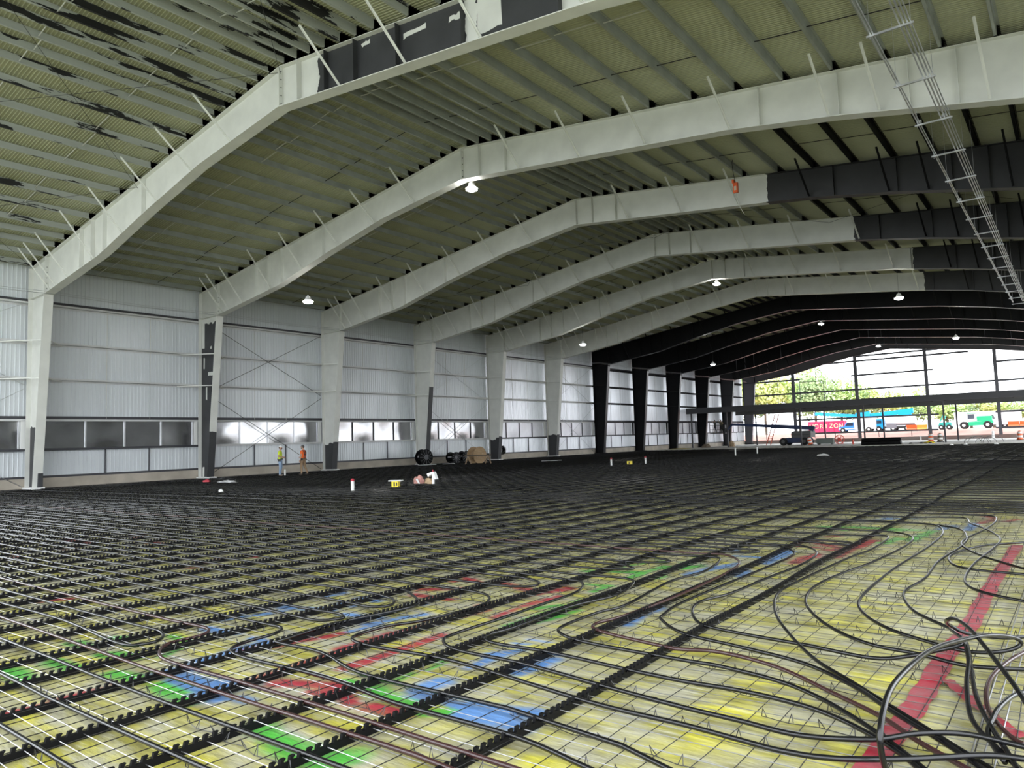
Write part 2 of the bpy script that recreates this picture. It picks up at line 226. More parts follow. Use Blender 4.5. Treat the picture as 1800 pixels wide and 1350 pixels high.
TAPE2=[(41.14,-8.84),(41.22,-9.01),(41.32,-9.21),(41.40,-9.34),(41.49,-9.51),(41.57,-9.62)]
# ------------------------------------------------------------------ ground, floor
def film_mat():
    m = bpy.data.materials.new('yellow_film'); m.use_nodes = True; nt = m.node_tree; b = nt.nodes['Principled BSDF']
    N = nt.nodes.new; L = nt.links.new
    g = N('ShaderNodeNewGeometry')
    def noise(sc, stretch, det=5, rough=.55):
        mp = N('ShaderNodeMapping'); mp.inputs['Scale'].default_value = stretch; L(g.outputs['Position'], mp.inputs['Vector'])
        n = N('ShaderNodeTexNoise'); n.inputs['Scale'].default_value = sc; n.inputs['Detail'].default_value = det; n.inputs['Roughness'].default_value = rough
        L(mp.outputs[0], n.inputs['Vector']); return n
    def ramp(n, p0, c0, p1, c1):
        cr = N('ShaderNodeValToRGB'); cr.color_ramp.elements[0].position = p0; cr.color_ramp.elements[1].position = p1
        cr.color_ramp.elements[0].color = (*c0, 1); cr.color_ramp.elements[1].color = (*c1, 1); L(n.outputs['Fac'], cr.inputs['Fac']); return cr
    def mix(f, a, c):
        mx = N('ShaderNodeMix'); mx.data_type = 'RGBA'
        if f is not None: L(f, mx.inputs['Factor'])
        L(a, mx.inputs[6]); L(c, mx.inputs[7]); return mx
    base = ramp(noise(2.2, (1, 2.4, 1)), .36, (0.17, 0.155, 0.05), .63, (0.50, 0.46, 0.06))
    dust = ramp(noise(1.5, (1.2, 2.6, 1)), .38, (0, 0, 0), .62, (1, 1, 1))
    dustc = N('ShaderNodeRGB'); dustc.outputs[0].default_value = (0.36, 0.345, 0.27, 1)
    dm = N('ShaderNodeMath'); dm.operation = 'MULTIPLY'; dm.inputs[1].default_value = .85; L(dust.outputs[0], dm.inputs[0])
    c = mix(dm.outputs[0], base.outputs[0], dustc.outputs[0])
    streak = ramp(noise(5, (.45, 5, 1), 4, .6), .55, (0, 0, 0), .70, (1, 1, 1))  # pale streaks painted as glints along the film wrinkles
    st = N('ShaderNodeMath'); st.operation = 'MULTIPLY'; st.inputs[1].default_value = .6; L(streak.outputs[0], st.inputs[0])
    glint_c = N('ShaderNodeRGB'); glint_c.outputs[0].default_value = (0.50, 0.49, 0.40, 1)
    c = mix(st.outputs[0], c.outputs[2], glint_c.outputs[0])
    dk = ramp(noise(3.1, (.6, 3.5, 1), 5, .6), .56, (0, 0, 0), .72, (1, 1, 1))
    dkm = N('ShaderNodeMath'); dkm.operation = 'MULTIPLY'; dkm.inputs[1].default_value = .65; L(dk.outputs[0], dkm.inputs[0])
    dkc = N('ShaderNodeRGB'); dkc.outputs[0].default_value = (0.14, 0.125, 0.06, 1)
    c = mix(dkm.outputs[0], c.outputs[2], dkc.outputs[0])
    spots = ramp(noise(9, (1, 1.6, 1), 6, .7), .66, (0, 0, 0), .74, (1, 1, 1))
    sp = N('ShaderNodeMath'); sp.operation = 'MULTIPLY'; sp.inputs[1].default_value = .6; L(spots.outputs[0], sp.inputs[0])
    sc_ = N('ShaderNodeRGB'); sc_.outputs[0].default_value = (0.11, 0.09, 0.05, 1)
    c = mix(sp.outputs[0], c.outputs[2], sc_.outputs[0])
    at = N('ShaderNodeAttribute'); at.attribute_name = 'paint'
    edge = ramp(noise(6, (1, 2, 1), 6, .7), .15, (.45, .45, .45), .5, (1, 1, 1))
    em = N('ShaderNodeMath'); em.operation = 'MULTIPLY'; L(at.outputs['Alpha'], em.inputs[0]); L(edge.outputs[0], em.inputs[1])
    c = mix(em.outputs[0], c.outputs[2], at.outputs['Color'])
    L(c.outputs[2], b.inputs['Base Color'])
    b.inputs['Roughness'].default_value = .33
    bn = noise(3.0, (.8, 3.2, 1), 4); bp = N('ShaderNodeBump'); bp.inputs['Strength'].default_value = .55; bp.inputs['Distance'].default_value = .05
    L(bn.outputs['Fac'], bp.inputs['Height']); L(bp.outputs['Normal'], b.inputs['Normal'])
    return m
def build_floor():
    def ax(*segs):
        out = []
        for a, b, st in segs: out += list(np.arange(a, b-1e-6, st))
        return np.array(out+[segs[-1][1]])
    xs = ax((0.2, 20, 1.1), (20, 31, .25), (31, 42.6, .05), (42.6, 47, .85))
    ys = ax((-19, -13.6, .9), (-13.6, 2.6, .05), (2.6, 12, .25), (12, 66.2, 2.0))
    X, Y = np.meshgrid(xs, ys); nx, ny = len(xs), len(ys)
    Z = .004*np.sin(X*2.1+1.3*np.sin(Y*1.7))*np.sin(Y*3.3+.8*np.sin(X*1.3))+.003*np.sin(X*5.2+Y*1.1)
    v = np.stack([X.ravel(), Y.ravel(), Z.ravel()], 1)
    idx = np.arange(nx*ny).reshape(ny, nx)
    f = np.stack([idx[:-1,:-1].ravel(), idx[:-1,1:].ravel(), idx[1:,1:].ravel(), idx[1:,:-1].ravel()], 1)
    me = bpy.data.meshes.new('floor'); me.from_pydata(v.tolist(), [], f.tolist()); me.update()
    px, py = v[:,0], v[:,1]
    wob = .05*np.sin(px*7+3*np.sin(py*5))+.05*np.sin(py*9+2*np.sin(px*6))
    cols = np.array([(0.33,0.03,0.045),(0.075,0.36,0.05),(0.10,0.22,0.47)])
    best = np.zeros(len(px)); rgb = np.ones((len(px), 3))*.5
    for c, x0, y0, x1, y1, wd in PAINT:
        dx, dy = x1-x0, y1-y0; L2 = dx*dx+dy*dy+1e-9
        t = np.clip(((px-x0)*dx+(py-y0)*dy)/L2, 0, 1)
        d = np.hypot(px-x0-t*dx, py-y0-t*dy)*(1+wob*3)
        s = np.clip((wd*.75-d)/(wd*.55)+.15, 0, 1); s = s*s*(3-2*s)
        k = s > best; best[k] = s[k]; rgb[k] = cols[c]
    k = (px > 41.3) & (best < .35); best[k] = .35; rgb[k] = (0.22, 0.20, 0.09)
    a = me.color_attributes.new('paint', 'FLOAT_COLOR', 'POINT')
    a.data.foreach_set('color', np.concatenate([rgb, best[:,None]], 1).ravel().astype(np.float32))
    me.polygons.foreach_set('use_smooth', [True]*len(me.polygons))
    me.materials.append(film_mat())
    return struct(obj('floor', me))
build_floor()
soil = mat('red_soil', (0.25, 0.105, 0.08), .95, vary=.45, scale=.35, col2=(0.34,0.19,0.155), bump=.8, bscale=1.2)
concrete = mat('concrete', (0.50, 0.445, 0.37), .85, vary=.25, scale=1.1, bump=.15, bscale=9)
pale_concrete = mat('pale_concrete', (0.52, 0.50, 0.46), .8, vary=.2, scale=.8)
# soil ground: flat under the building, a bank rising beyond the end wall
g = MB(); gx = list(np.linspace(-170, 200, 60)); gy = [-120,-60,-20,0,50,100,103,104.5,106,108,110,113,117,122,130,140,155,180,215,260,320]
rn = np.random.RandomState(3)
for j, y in enumerate(gy):
    for x in gx:
        t = min(max((y-103)/10, 0), 1); z = -.06+1.38*t*t*(3-2*t)+(rn.rand()-.5)*(.22 if y > 104 else 0)*(1 if y < 118 else .3)
        g.v.append((x, y, z))
n = len(gx)
for j in range(len(gy)-1):
    for i in range(n-1): g.f.append((j*n+i, j*n+i+1, (j+1)*n+i+1, (j+1)*n+i)); g.mi.append(1 if gy[j] > 99 else 0)
grey_ground = mat('grey_bounce_ground', (0.34, 0.36, 0.31), .95, vary=.35, scale=.8, bump=.6, bscale=2)  # unseen ground, made grey to keep red bounce light off the steel
struct(g.build('ground', [grey_ground, soil], smooth=True))
sl = MB(); sl.box(-.2, 66.2, -.05, 47, 100.9, .015)
struct(sl.build('floor', pale_concrete))
tr = MB(); tr.box(.2, 66.0, -.03, 47, 66.35, .075); struct(tr.build('trim_1', pale_concrete))
# black insulation strip and sheet edge along the wall foot
black_film = mat('black_film', (0.012, 0.012, 0.013), .5, bump=.5, bscale=6)
bs = MB()
for k in range(40):
    y = -18+k*2.1
    bs.add([(-.25, y, .06), (.75+.08*math.sin(k), y, .05), (2.3+.35*math.sin(k*1.7), y, .008), (-.25, y+2.1, .06), (.75+.08*math.sin(k+1), y+2.1, .05), (2.3+.35*math.sin(k*1.7+1.7), y+2.1, .008)],
           [(0,1,4,3), (1,2,5,4)])
struct(bs.build('baseboard_left', black_film))
# ------------------------------------------------------------------ roof
deck_mat = mat('roof_deck', (0.43, 0.435, 0.295), .45, vary=.1, scale=.5)
def build_deck():
    m = MB(); prof = []; y = -18.2
    while y < 101.2:
        prof += [(y, 0), (y+.068, 0), (y+.078, -.022), (y+.098, -.022)]; y += .11
    xs = [-.35, 21.6, 45.6]
    for x in xs:
        for yy, dz in prof: m.v.append((x, yy, ztop(x)+.29+dz))
    n = len(prof)
    for i in range(2):
        for k in range(n-1): m.f.append((i*n+k, i*n+k+1, (i+1)*n+k+1, (i+1)*n+k)); m.mi.append(0)
    # outer skin of the roof panels
    for i in range(2):
        a, b = xs[i], xs[i+1]
        m.add([(a,-18.2,ztop(a)+.42),(b,-18.2,ztop(b)+.42),(b,101.2,ztop(b)+.42),(a,101.2,ztop(a)+.42)], [(0,1,2,3)])
    return struct(m.build('ceiling', deck_mat))
ceiling = build_deck()
PL = [0.45,1.9,3.3,4.4,5.53,7.15,8.68,10.13,11.5,12.9,14.3,15.7,16.9,17.7,18.4,19.1,19.8,20.45,21.1]
PR = [22.02,22.71,23.39,24.14,24.89,25.65,26.43,27.88,29.13,30.68,32.26,33.77,35.34,36.82,38.24,39.69,40.98,42.4,43.8]
purlin_white = mat('purlin_paint', (0.37, 0.395, 0.36), .5, vary=.2, scale=1.7)
purlin_patchy = patchy('purlin_flaked', .56)
def purlin(m, x, y0, y1):
    h = .27; z = ztop(x); s = -1 if x > 21.6 else 1; sl = .1463 if x < 21.6 else -.1215
    m.box(x-.006, y0, z, x+.006, y1, z+h)
    for za, d, lip in ((z, 1, 1), (z+h-.006, -1, -1)):
        xa, xb = sorted((x, x+d*s*.075)); m.box(xa, y0, za, xb, y1, za+.008)
        e = x+d*s*.075; m.box(e-.004, y0, za if lip > 0 else za-.015, e+.004, y1, za+.02 if lip > 0 else za+.008)
darkfrom = {0: 99, 1: 99, 2: 99, 3: 33.2, 4: 31.8, 5: 30, 6: 26}
stuffw, stuffd = MB(), MB()
for b in range(-1, 12):
    y0, y1 = FY(b), FY(b+1)
    for x in PL+PR:
        if b <= 5:
            m = MB(); purlin(m, x, y0-.25 if b > -1 else y0, y1+.25)
            dark = x > darkfrom.get(b+1, 99)
            mt = (far_primer if dark else (purlin_patchy if b <= 0 and x < 29 else purlin_white))
            m.build('purlin', mt, ceiling)
        else:
            purlin(stuffd if x > 12 or b > 7 else stuffw, x, y0, y1)
o = stuffw.build('far_purlin_rows', purlin_white, ceiling); o['kind'] = 'stuff'
o = stuffd.build('far_purlin_rows', far_primer, ceiling); o['kind'] = 'stuff'
rod_white = mat('rod_paint', (0.62, 0.62, 0.58), .45)
steel = mat('galvanised_steel', (0.55, 0.56, 0.58), .38, .85)
black_steel = mat('black_rod', (0.02, 0.02, 0.02), .5)
for b in range(-1, 7):
    for off, mt, zf in ((2.9, rod_white, .05), (6.2, black_steel if b > 0 else rod_white, .14)):
        m = MB(); yy = FY(b)+off
        xs = [.45]+PL[1:]+PR
        for i, (xa, xb) in enumerate(zip(xs, xs[1:])):
            if (i+b) % 4 == 3: continue
            m.bar((xa, yy+(.12 if i % 2 else 0), ztop(xa)+zf), (xb, yy+(.12 if i % 2 else 0), ztop(xb)+zf), .022)
        m.build('bridging_rods', mt, ceiling)
# ------------------------------------------------------------------ rigid frames
STIFF = [6.0, 7.2, 8.4, 12.0, 21.6, 22.6, 24.0, 34.5, 36.9, 38.8, 40.0]
BR = [2.5, 3.2, 4.6, 7.4, 10.2, 13.2, 15.9, 18.6, 24.7, 27.6, 30.4, 33.5, 36.6, 38.0, 40.7]
rbands = {1: [(23.5,29.75),(30.2,32.75)], 3: [(31.7,60)], 4: [(33.25,60)], 5: [(34.6,60)], 6: [(33.9,60)]}
cweb = {1: [(-1,3.1)], 2: [(-1,9.35)], 3: [(-1,1.85)], 4: [(-1,.9)], 5: [(-1,1.95)], 6: [(-1,2.2)]}
cfl = {1: [(-9,-8)], 2: [(-1,2.77)], 3: [(-1,2.0)], 4: [(-1,6.2)], 5: [(-1,2.15)], 6: [(-1,2.2)]}
ordn = ['', 'first (nearest)', 'second', 'third', 'fourth', 'fifth', 'sixth', 'seventh', 'eighth', 'ninth', 'tenth', 'eleventh', 'twelfth']
desc = {1: 'white steel rigid frame nearest the camera, its rafter web left dark grey in mid span',
 2: 'second white steel frame, all white rafter over a column painted half dark grey',
 3: 'third steel frame, white rafter turning black right of the hanging orange control box',
 4: 'fourth steel frame, white with black right end, column standing behind the black pipe reel',
 5: 'fifth steel frame, white column behind the wooden spool, rafter black at far right',
 6: 'sixth steel frame, last white one before the black frames, black rafter at right',
 7: 'first all black steel frame right behind the last white frame',
 8: 'second of the all black steel frames, counted from the white ones',
 9: 'third of the all black steel frames, counted from the white ones',
 10: 'black steel frame whose column stands at the left end of the mezzanine',
 11: 'last black steel frame before the open end wall, column beside the lift basket',
 12: 'grey end frame of shallow steel rafter around the open end wall'}
base_white = mat('white_grout', (0.8, 0.8, 0.78), .7)
flange_edge = mat('far_flange', (0.014, 0.014, 0.017), .32)
end_glare = mat('end_frame_glare', (0.10, 0.10, 0.115), .5)  # grey lightened to paint in the glare at the open end
for n in range(1, 13):
    y = FY(n); fr = thing('steel_frame', desc[n], 'frame', (0, y, 0)); hw = .22
    dark = n >= 7
    rw = far_primer if dark else (banded('rafter_paint', 'X', rbands[n], dark=DARK if n < 3 else (0.03,.03,.033), noise=.06 if n > 1 else .12) if n in rbands else white_paint)
    rf = flange_edge if dark else (banded('rafter_flange_paint', 'X', rbands[n], dark=(.03,.03,.033), noise=.05) if n in (3,4,5,6) else white_paint)
    cw = far_primer if dark else banded('column_web_paint', 'Z', cweb[n], noise=.18, nscale=2.2)
    cf = flange_edge if dark else banded('column_flange_paint', 'Z', cfl[n], noise=.06, nscale=2)
    if n == 12: rw = rf = cw = cf = end_glare
    if n == 11: rw = cw = mat('glare_primer', (0.022, 0.022, 0.026), .5)  # primer lightened as if washed by the end glare
    stm = end_glare if n >= 10 else far_primer
    sd = .0 if n < 12 else .12      # shallower end rafter
    def zb(x): return zbot(x)+(sd if n == 12 else 0)
    ux = .98
    MB().poly([(0,-.009,.05),(.95,-.009,.05),(1.98,-.009,9.70),(1.98,-.009,ztop(1.98)),(0,-.009,ztop(0))], (0,.018,0)).build('column_web', cw, fr)
    m = MB(); m.poly([(.95,-hw,.05),(.975,-hw,.05),(2.02,-hw,9.72),(1.98,-hw,9.72)], (0,2*hw,0)); m.build('column_flange', cf, fr)
    m = MB(); m.box(-.02,-hw,.05,0,hw,ztop(0)); m.build('outer_flange', white_paint if not dark else far_primer, fr)
    MB().box(-.1,-.3,.0,1.15,.3,.13).build('base_plate', base_white if not dark else far_primer, fr)
    m = MB(); m.box(0,-hw,9.69,1.98,hw,9.71); m.build('stiffener', white_paint if not dark else far_primer, fr)
    m = MB(); m.box(1.97,-hw*.9,9.5,2.01,hw*.9,ztop(2)); m.build('end_plate', white_paint if not dark else far_primer, fr)
    for side in (0, 1):
        xs = [q[0] for q in BOT if (q[0] <= 21.6 if side == 0 else q[0] >= 21.6)]
        if side == 0: xs = [2.0]+xs[1:]
        if n in (1,):                      # rafter web split at its splices so that each plate is a piece
            cuts = [21.6, 23.48, 25.4, 27.25, 30.0, 32.9, 43.2] if side else [2.0, 8.4, 12.0, 21.6]
        else: cuts = [21.6, 34.5, 43.2] if side else [2.0, 12.0, 21.6]
        for a, c in zip(cuts, cuts[1:]):
            q = [a]+[x for x in xs if a < x < c]+[c]
            MB().poly([(x,-.008,zb(x)) for x in q]+[(c,-.008,ztop(c)),(a,-.008,ztop(a))], (0,.016,0)).build('rafter_web', rw, fr)
        m = MB()
        for a, c in zip(xs, xs[1:]):
            m.add([(a,-hw,zb(a)-.025),(c,-hw,zb(c)-.025),(c,hw,zb(c)-.025),(a,hw,zb(a)-.025),(a,-hw,zb(a)),(c,-hw,zb(c)),(c,hw,zb(c)),(a,hw,zb(a))],
                  [(0,3,2,1),(4,5,6,7),(0,1,5,4),(1,2,6,5),(2,3,7,6),(3,0,4,7)])
        m.build('bottom_flange', rf, fr)
        a, c = (0, 21.6) if side == 0 else (21.6, 45.2)
        MB().poly([(a,-hw*.8,ztop(a)),(c,-hw*.8,ztop(c)),(c,-hw*.8,ztop(c)-.022),(a,-hw*.8,ztop(a)-.022)], (0,2*hw*.8,0)).build('top_flange', rf, fr)
    for x in STIFF+([25.4,27.25,29.75,32.85] if n == 1 else []):
        m = MB(); t = .016 if x != 21.6 else .04
        m.box(x-t/2,-hw*.85,zb(x),x+t/2,hw*.85,ztop(x)-.02)
        m.build('stiffener', (dark_primer if n == 1 and x in (23.5,25.4,27.25,29.75,32.85) else (rw if n in rbands else (white_paint if not dark else stm))), fr)
    m = MB()
    for k in range(5):
        for s in (-1, 1):
            z = zb(21.6)+.12+k*.28; m.cyl((21.6-.035, s*.1, z), (21.6+.035, s*.1, z), .022, 6)
            z = 9.95+k*.27; m.cyl((1.955, s*.1, z), (2.03, s*.1, z), .022, 6)
    m.build('splice_bolts', dark_primer if n in (1, 2) or dark else white_paint, fr)
    if n < 12:
        for x in BR:
            if x > 43: continue
            br_dark = dark or (n in rbands and n > 1 and x > rbands[n][0][0]+1)
            yt = -1.5; xt = x-.12
            m = MB(); m.bar((x, -.13, zb(x)+.06), (xt, yt, ztop(xt)+.06), .065, .02); m.bar((x-.03, -.13, zb(x)+.06), (xt-.03, yt, ztop(xt)+.06), .02, .065)
            m.build('flange_brace', far_primer if br_dark else white_paint, fr)
        for z in (5.55, 7.43):      # horizontal braces from the wall girts to the column flange
            xi = .95+(2.0-.95)*z/9.7
            m = MB(); m.bar((xi-.05, -.1, z), (-.18, -1.45, z), .07, .05); m.bar((xi-.05, .1, z), (-.18, 1.45, z), .07, .05); m.build('girt_brace', white_paint if not dark else far_primer, fr)
    # right column, close behind the camera side
    MB().poly([(45.2,-.009,.05),(44.25,-.009,.05),(43.2,-.009,9.86),(43.2,-.009,ztop(43.2)),(45.2,-.009,ztop(45.2))], (0,.018,0)).build('column_web', cw, fr)
    MB().poly([(44.25,-hw,.05),(44.225,-hw,.05),(43.18,-hw,9.86),(43.2,-hw,9.86)], (0,2*hw,0)).build('column_flange', cf, fr)
# white brush strokes left on the dark web of column 2 and of the nearest rafter
def strokes(parent, rects, y, name='paint_stroke'):
    for r in rects:
        x0, z0, x1, z1 = r; k = 6; rr = random.Random(int(x0*1000+z0*10))
        up = [(x0+(x1-x0)*i/k+(rr.random()-.5)*.04, y, z1+(rr.random()-.5)*.07) for i in range(k+1)]
        dn = [(x0+(x1-x0)*i/k+(rr.random()-.5)*.04, y, z0+(rr.random()-.5)*.07) for i in range(k+1)]
        MB().poly(dn+up[::-1], (0,.002,0)).build(name, white_paint, parent)
frames = [o for o in COL.objects if o.name.startswith('steel_frame')]
strokes(frames[1], [(.02,7.9,.33,9.45),(.22,6.65,.34,7.3),(.75,6.2,1.3,6.4),(.95,7.8,1.1,7.95),(.5,4.75,.62,5.5),(.12,.05,.3,.7)], -.013)
MB().box(.93,.0,.13,1.10,.22,.82).build('unpainted_patch', dark_primer, frames[0])
strokes(frames[0], [(27.4,13.25,28.3,13.4),(29.2,13.05,29.7,13.2),(30.2,12.3,31.0,13.25),(25.6,13.7,26.0,13.8),(32.3,12.6,32.7,12.9)], -.012)
# ------------------------------------------------------------------ left wall
wall_white = mat('wall_panel_paint', (0.72, 0.75, 0.78), .27, vary=.06, scale=.8, bump=.03, bscale=1.2, stretch=(1, 2.5, .25), spec=.8)
wall_bright = mat('bright_liner_panel', (0.86, 0.88, 0.92), .34, .5, vary=.12, scale=.9, bump=.06, bscale=1.5, stretch=(1, 3, .2))  # glossy liner, its colour brightened to imitate the stronger light on far bays
wl = struct(obj('wall_left', None))
def panel_mesh(h, wd=1.016):
    m = MB(); prof = []; y = 0
    for k in range(5):
        prof += [(y,0),(y+.16,0),(y+.172,.022),(y+.196,.022)]; y += wd/5
    prof[-1] = (wd-.004, .022); n = len(prof)
    for z in (0, h):
        for yy, dx in prof: m.v.append((dx, yy, z))
    for k in range(n-1): m.f.append((k, k+1, n+k+1, n+k)); m.mi.append(0)
    me = m.mesh('wall_panel'); me.materials.append(wall_white); return me
pu, plw = panel_mesh(11.5-3.6), panel_mesh(2.02-.55)
pu2, plw2 = pu.copy(), plw.copy()
for q in (pu2, plw2): q.materials.clear(); q.materials.append(wall_bright)
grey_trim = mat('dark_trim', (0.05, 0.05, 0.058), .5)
girt_paint = mat('girt_paint', (0.66, 0.66, 0.66), .45, vary=.1, scale=2)
for b in range(0, 12):
    for k in range(9):
        y = FY(b)+k*1.016
        obj('wall_panel', pu if b < 5 else pu2, wl, (-.34, y, 3.6)); obj('wall_panel', plw if b < 5 else plw2, wl, (-.34, y, .55))
    y0, y1 = FY(b), FY(b+1); gm = girt_paint if b < 7 else far_primer
    for z, hh in ((5.62, .2), (7.5, .2), (9.5, .22)):
        m = MB(); m.box(-.315, y0, z-.005, -.09, y1, z+.005); m.box(-.1, y0, z-.005, -.09, y1, z+.10); m.box(-.315, y0, z-.1, -.305, y1, z)
        m.build('girt', gm, wl)
    if 1: MB().box(-.31, y0, 9.63, -.12, y1, 9.73).build('girt_shadow_strip', grey_trim, wl)  # dark strip painted as the shadow line above the top girt
    MB().box(-.36, y0, -.02, -.12, y1, .55).build('concrete_curb', concrete, wl)
    MB().box(-.33, y0, .55, -.2, y1, .66).build('base_angle', grey_trim, wl)
    for off in (3.72, 6.1):
        MB().box(-.3, y0+off-.02, .6, -.24, y0+off+.02, 2.0).build('wall_stud', grey_trim if b < 8 else far_primer, wl)
        MB().cyl((-.2, y0+off, 3.6), (-.2, y0+off, 9.5), .014, 5).build('sag_rod', rod_white, wl)
bk = MB(); bk.box(-.42, -9.2, -.05, -.37, 101, 11.6); bk.build('outer_skin', mat('outer_skin', (0.4,0.4,0.42), .6), wl)
# window strip, one per bay
def pane_mat():
    m = mat('silver_film_pane', (0.40, 0.40, 0.41), .17, .85, vary=.2, scale=1.1, bump=.35, bscale=1.3)
    return m
pane = pane_mat(); pane_bright = mat('bright_film_pane', (0.82, 0.82, 0.86), .35, .35, vary=.12, scale=1.4, bump=.3, bscale=1.6); alu = mat('aluminium', (0.72, 0.73, 0.75), .3, .6)  # far panes: same film, paled to imitate bright reflections
for b in range(0, 12):
    y0 = FY(b); dk = b >= 7
    wd = struct(obj('window_%d' % (b+1), None, None, (-.3, y0, 0)))
    MB().box(-.02, .1, 3.46, .16, 9.05, 3.56).build('head', girt_paint if not dk else far_primer, wd)
    MB().box(-.02, .1, 3.56, .1, 9.05, 3.72).build('head_channel', grey_trim, wd)
    sillm = girt_paint if b in (2, 3, 4) else grey_trim
    MB().box(-.02, .1, 1.94, .16, 9.05, 2.06).build('sill', sillm, wd)
    ms = [.55, 2.71, 4.75, 6.8, 8.72]
    for a, c in zip(ms, ms[1:]):
        m = MB(); nn = 6     # slightly pillowed film
        for j in range(nn+1):
            for i in range(nn+1):
                u, v = i/nn, j/nn; m.v.append((-.02+.035*(math.sin(math.pi*u)*math.sin(math.pi*v))*(1 if int(a*7+b) % 2 else -.6), a+.03+(c-a-.06)*u, 2.06+1.4*v))
        for j in range(nn):
            for i in range(nn): q = j*(nn+1)+i; m.f.append((q, q+1, q+nn+2, q+nn+1)); m.mi.append(0)
        m.build('pane', pane if b < 5 else pane_bright, wd, smooth=True)
    for k, a in enumerate(ms):
        MB().box(-.03, a-.035, 2.05, .04, a+.035, 3.47).build('mullion', alu if b < 3 and k in (1,2,3) else (grey_trim if k < 4 else alu), wd)
    MB().box(-.03, 8.78, 2.05, .1, 8.98, 3.47).build('jamb', base_white if not dk else far_primer, wd)
# right wall (beside the camera), closed for the near bays, open beyond
wr = struct(obj('wall_right', None))
m = MB(); m.box(45.6, 4, .0, 45.7, 38, 11.9); m.build('wall_sheet', wall_white, wr)
# wall cross rods in three bays
def rods(name, label, segs, r=.016, mt=black_steel, group=None):
    t = thing(name, label, 'bracing', (0,0,0), 0, group)
    for a, c in segs: MB().cyl(a, c, r, 6).build('rod', mt, t)
    return t
for b, where in ((2, 'in the bay behind the two workers'), (4, 'in the bay behind the black pipe reels'), (6, 'in the last white bay'), (0, 'left of the nearest column')):
    ya, yb = FY(b)+.45, FY(b+1)-.3
    rods('wall_bracing', 'thin crossed steel rods on the left wall ' + where, [((-.06,ya,9.5),(-.06,yb,5.3)),((-.02,ya,5.3),(-.02,yb,9.5)),((-.06,ya,5.1),(-.06,yb,.15)),((-.02,ya,.15),(-.02,yb,5.1))], mt=black_steel if b == 2 else steel)
for b, where in ((0, 'over the nearest bay with flaking paint'), (3, 'over the bay of the hanging orange box')):
    y0, y1 = FY(b), FY(b+1); sg = []
    xs = [.5, 11.5, 21.6, 32, 42]
    for xa, xb in zip(xs, xs[1:]): sg += [((xa, y0+.1, ztop(xa)-.2), (xb, y1-.1, ztop(xb)-.2)), ((xb, y0+.1, ztop(xb)-.24), (xa, y1-.1, ztop(xa)-.24))]
    rods('roof_bracing', 'thin crossed roof rods ' + where, sg, .008)
cb = MB(); pts = []
for n in range(0, 12):
    pts += [(2.28, FY(n)+.02, 9.66), (2.28, FY(n)+B/2, 9.56)]
cb.tube(pts, .014, 5); cb.tube([(p[0]-.05, p[1], p[2]+.12) for p in pts], .011, 5)
tag(cb.build('eave_cable', steel), 'pair of thin cables strung past the tops of the columns on the left wall', 'cable')
# ------------------------------------------------------------------ floor heating field: rails, pipes, mesh, chairs
poly_black = mat('black_plastic', (0.003, 0.003, 0.0035), .5, spec=.12)
pipe_mat = mat('black_pipe', (0.004, 0.004, 0.005), .2, spec=.45)
pipe_red = mat('pipe_brown', (0.035, 0.014, 0.014), .22)
def rail_mesh(seed):
    r = random.Random(seed); y0, y1, p = -16.0, 64.5, .054
    m = MB(); n = int((y1-y0)/p); ph = r.random()*6
    def off(y): return .022*math.sin(y*.55+ph)+.012*math.sin(y*1.9+ph*2)
    def lift(y): return .004*math.sin(y*1.3+ph)
    V = []; Fc = []
    hw = .0105
    step = 10
    for i in range(0, n, step):                       # base bar in straight lengths
        ya, yb = y0+i*p, y0+min(i+step, n)*p; xa, xb = off(ya), off(yb); za, zb_ = lift(ya), lift(yb); k = len(V)
        V += [(xa-hw,ya,.006+za),(xa+hw,ya,.006+za),(xa+hw,ya,.044+za),(xa-hw,ya,.044+za),(xb-hw,yb,.006+zb_),(xb+hw,yb,.006+zb_),(xb+hw,yb,.044+zb_),(xb-hw,yb,.044+zb_)]
        Fc += [(k,k+1,k+5,k+4),(k+1,k+2,k+6,k+5),(k+2,k+3,k+7,k+6),(k+3,k,k+4,k+7)]
    for i in range(n):                                # teeth with a leaning lip
        y = y0+i*p; x = off(y); z = lift(y); k = len(V)
        for xx in (x-hw, x+hw):
            V += [(xx,y,.042+z),(xx,y+.030,.042+z),(xx,y+.021,.055+z),(xx,y+.033,.070+z),(xx,y+.006,.070+z)]
        Fc += [(k,k+4,k+3,k+2,k+1),(k+5,k+6,k+7,k+8,k+9),(k+1,k+2,k+7,k+6),(k+2,k+3,k+8,k+7),(k+3,k+4,k+9,k+8),(k+4,k,k+5,k+9)]
    me = bpy.data.meshes.new('notched_rail'); me.from_pydata(V, [], Fc); me.update(); me.materials.append(poly_black); return me
RM = [rail_mesh(s) for s in (1, 2, 3, 4)]
RX = [39.40,38.70,38.06,37.37,36.67,36.03,35.40,34.73]+[34.73-.672*k for k in range(1, 51)]
onr = ['rightmost', 'second', 'third', 'fourth', 'fifth', 'sixth', 'seventh', 'eighth']
for k, x in enumerate(RX):
    o = obj('notched_rail', RM[k % 4], None, (x+rnd.uniform(-.012,.012), rnd.uniform(-.3,.3), 0))
    if k < 8:
        tag(o, ('rightmost long black notched rail on the yellow floor, running away to the bright end' if k == 0 else onr[k]+' long black notched rail counted from the right side of the floor'), 'rail', 'notched pipe rails')
    else: tag(o, 'long black notched rail in the parallel rows on the left part of the floor', 'rail', 'notched pipe rails')
PR_ = .0135
def pipe(name, pts, m=None, label='', group='floor pipes', r=PR_, n=7):
    return tag(MB().tube(pts, r, n).build(name, m or pipe_mat, None, True), label, 'pipe', group)
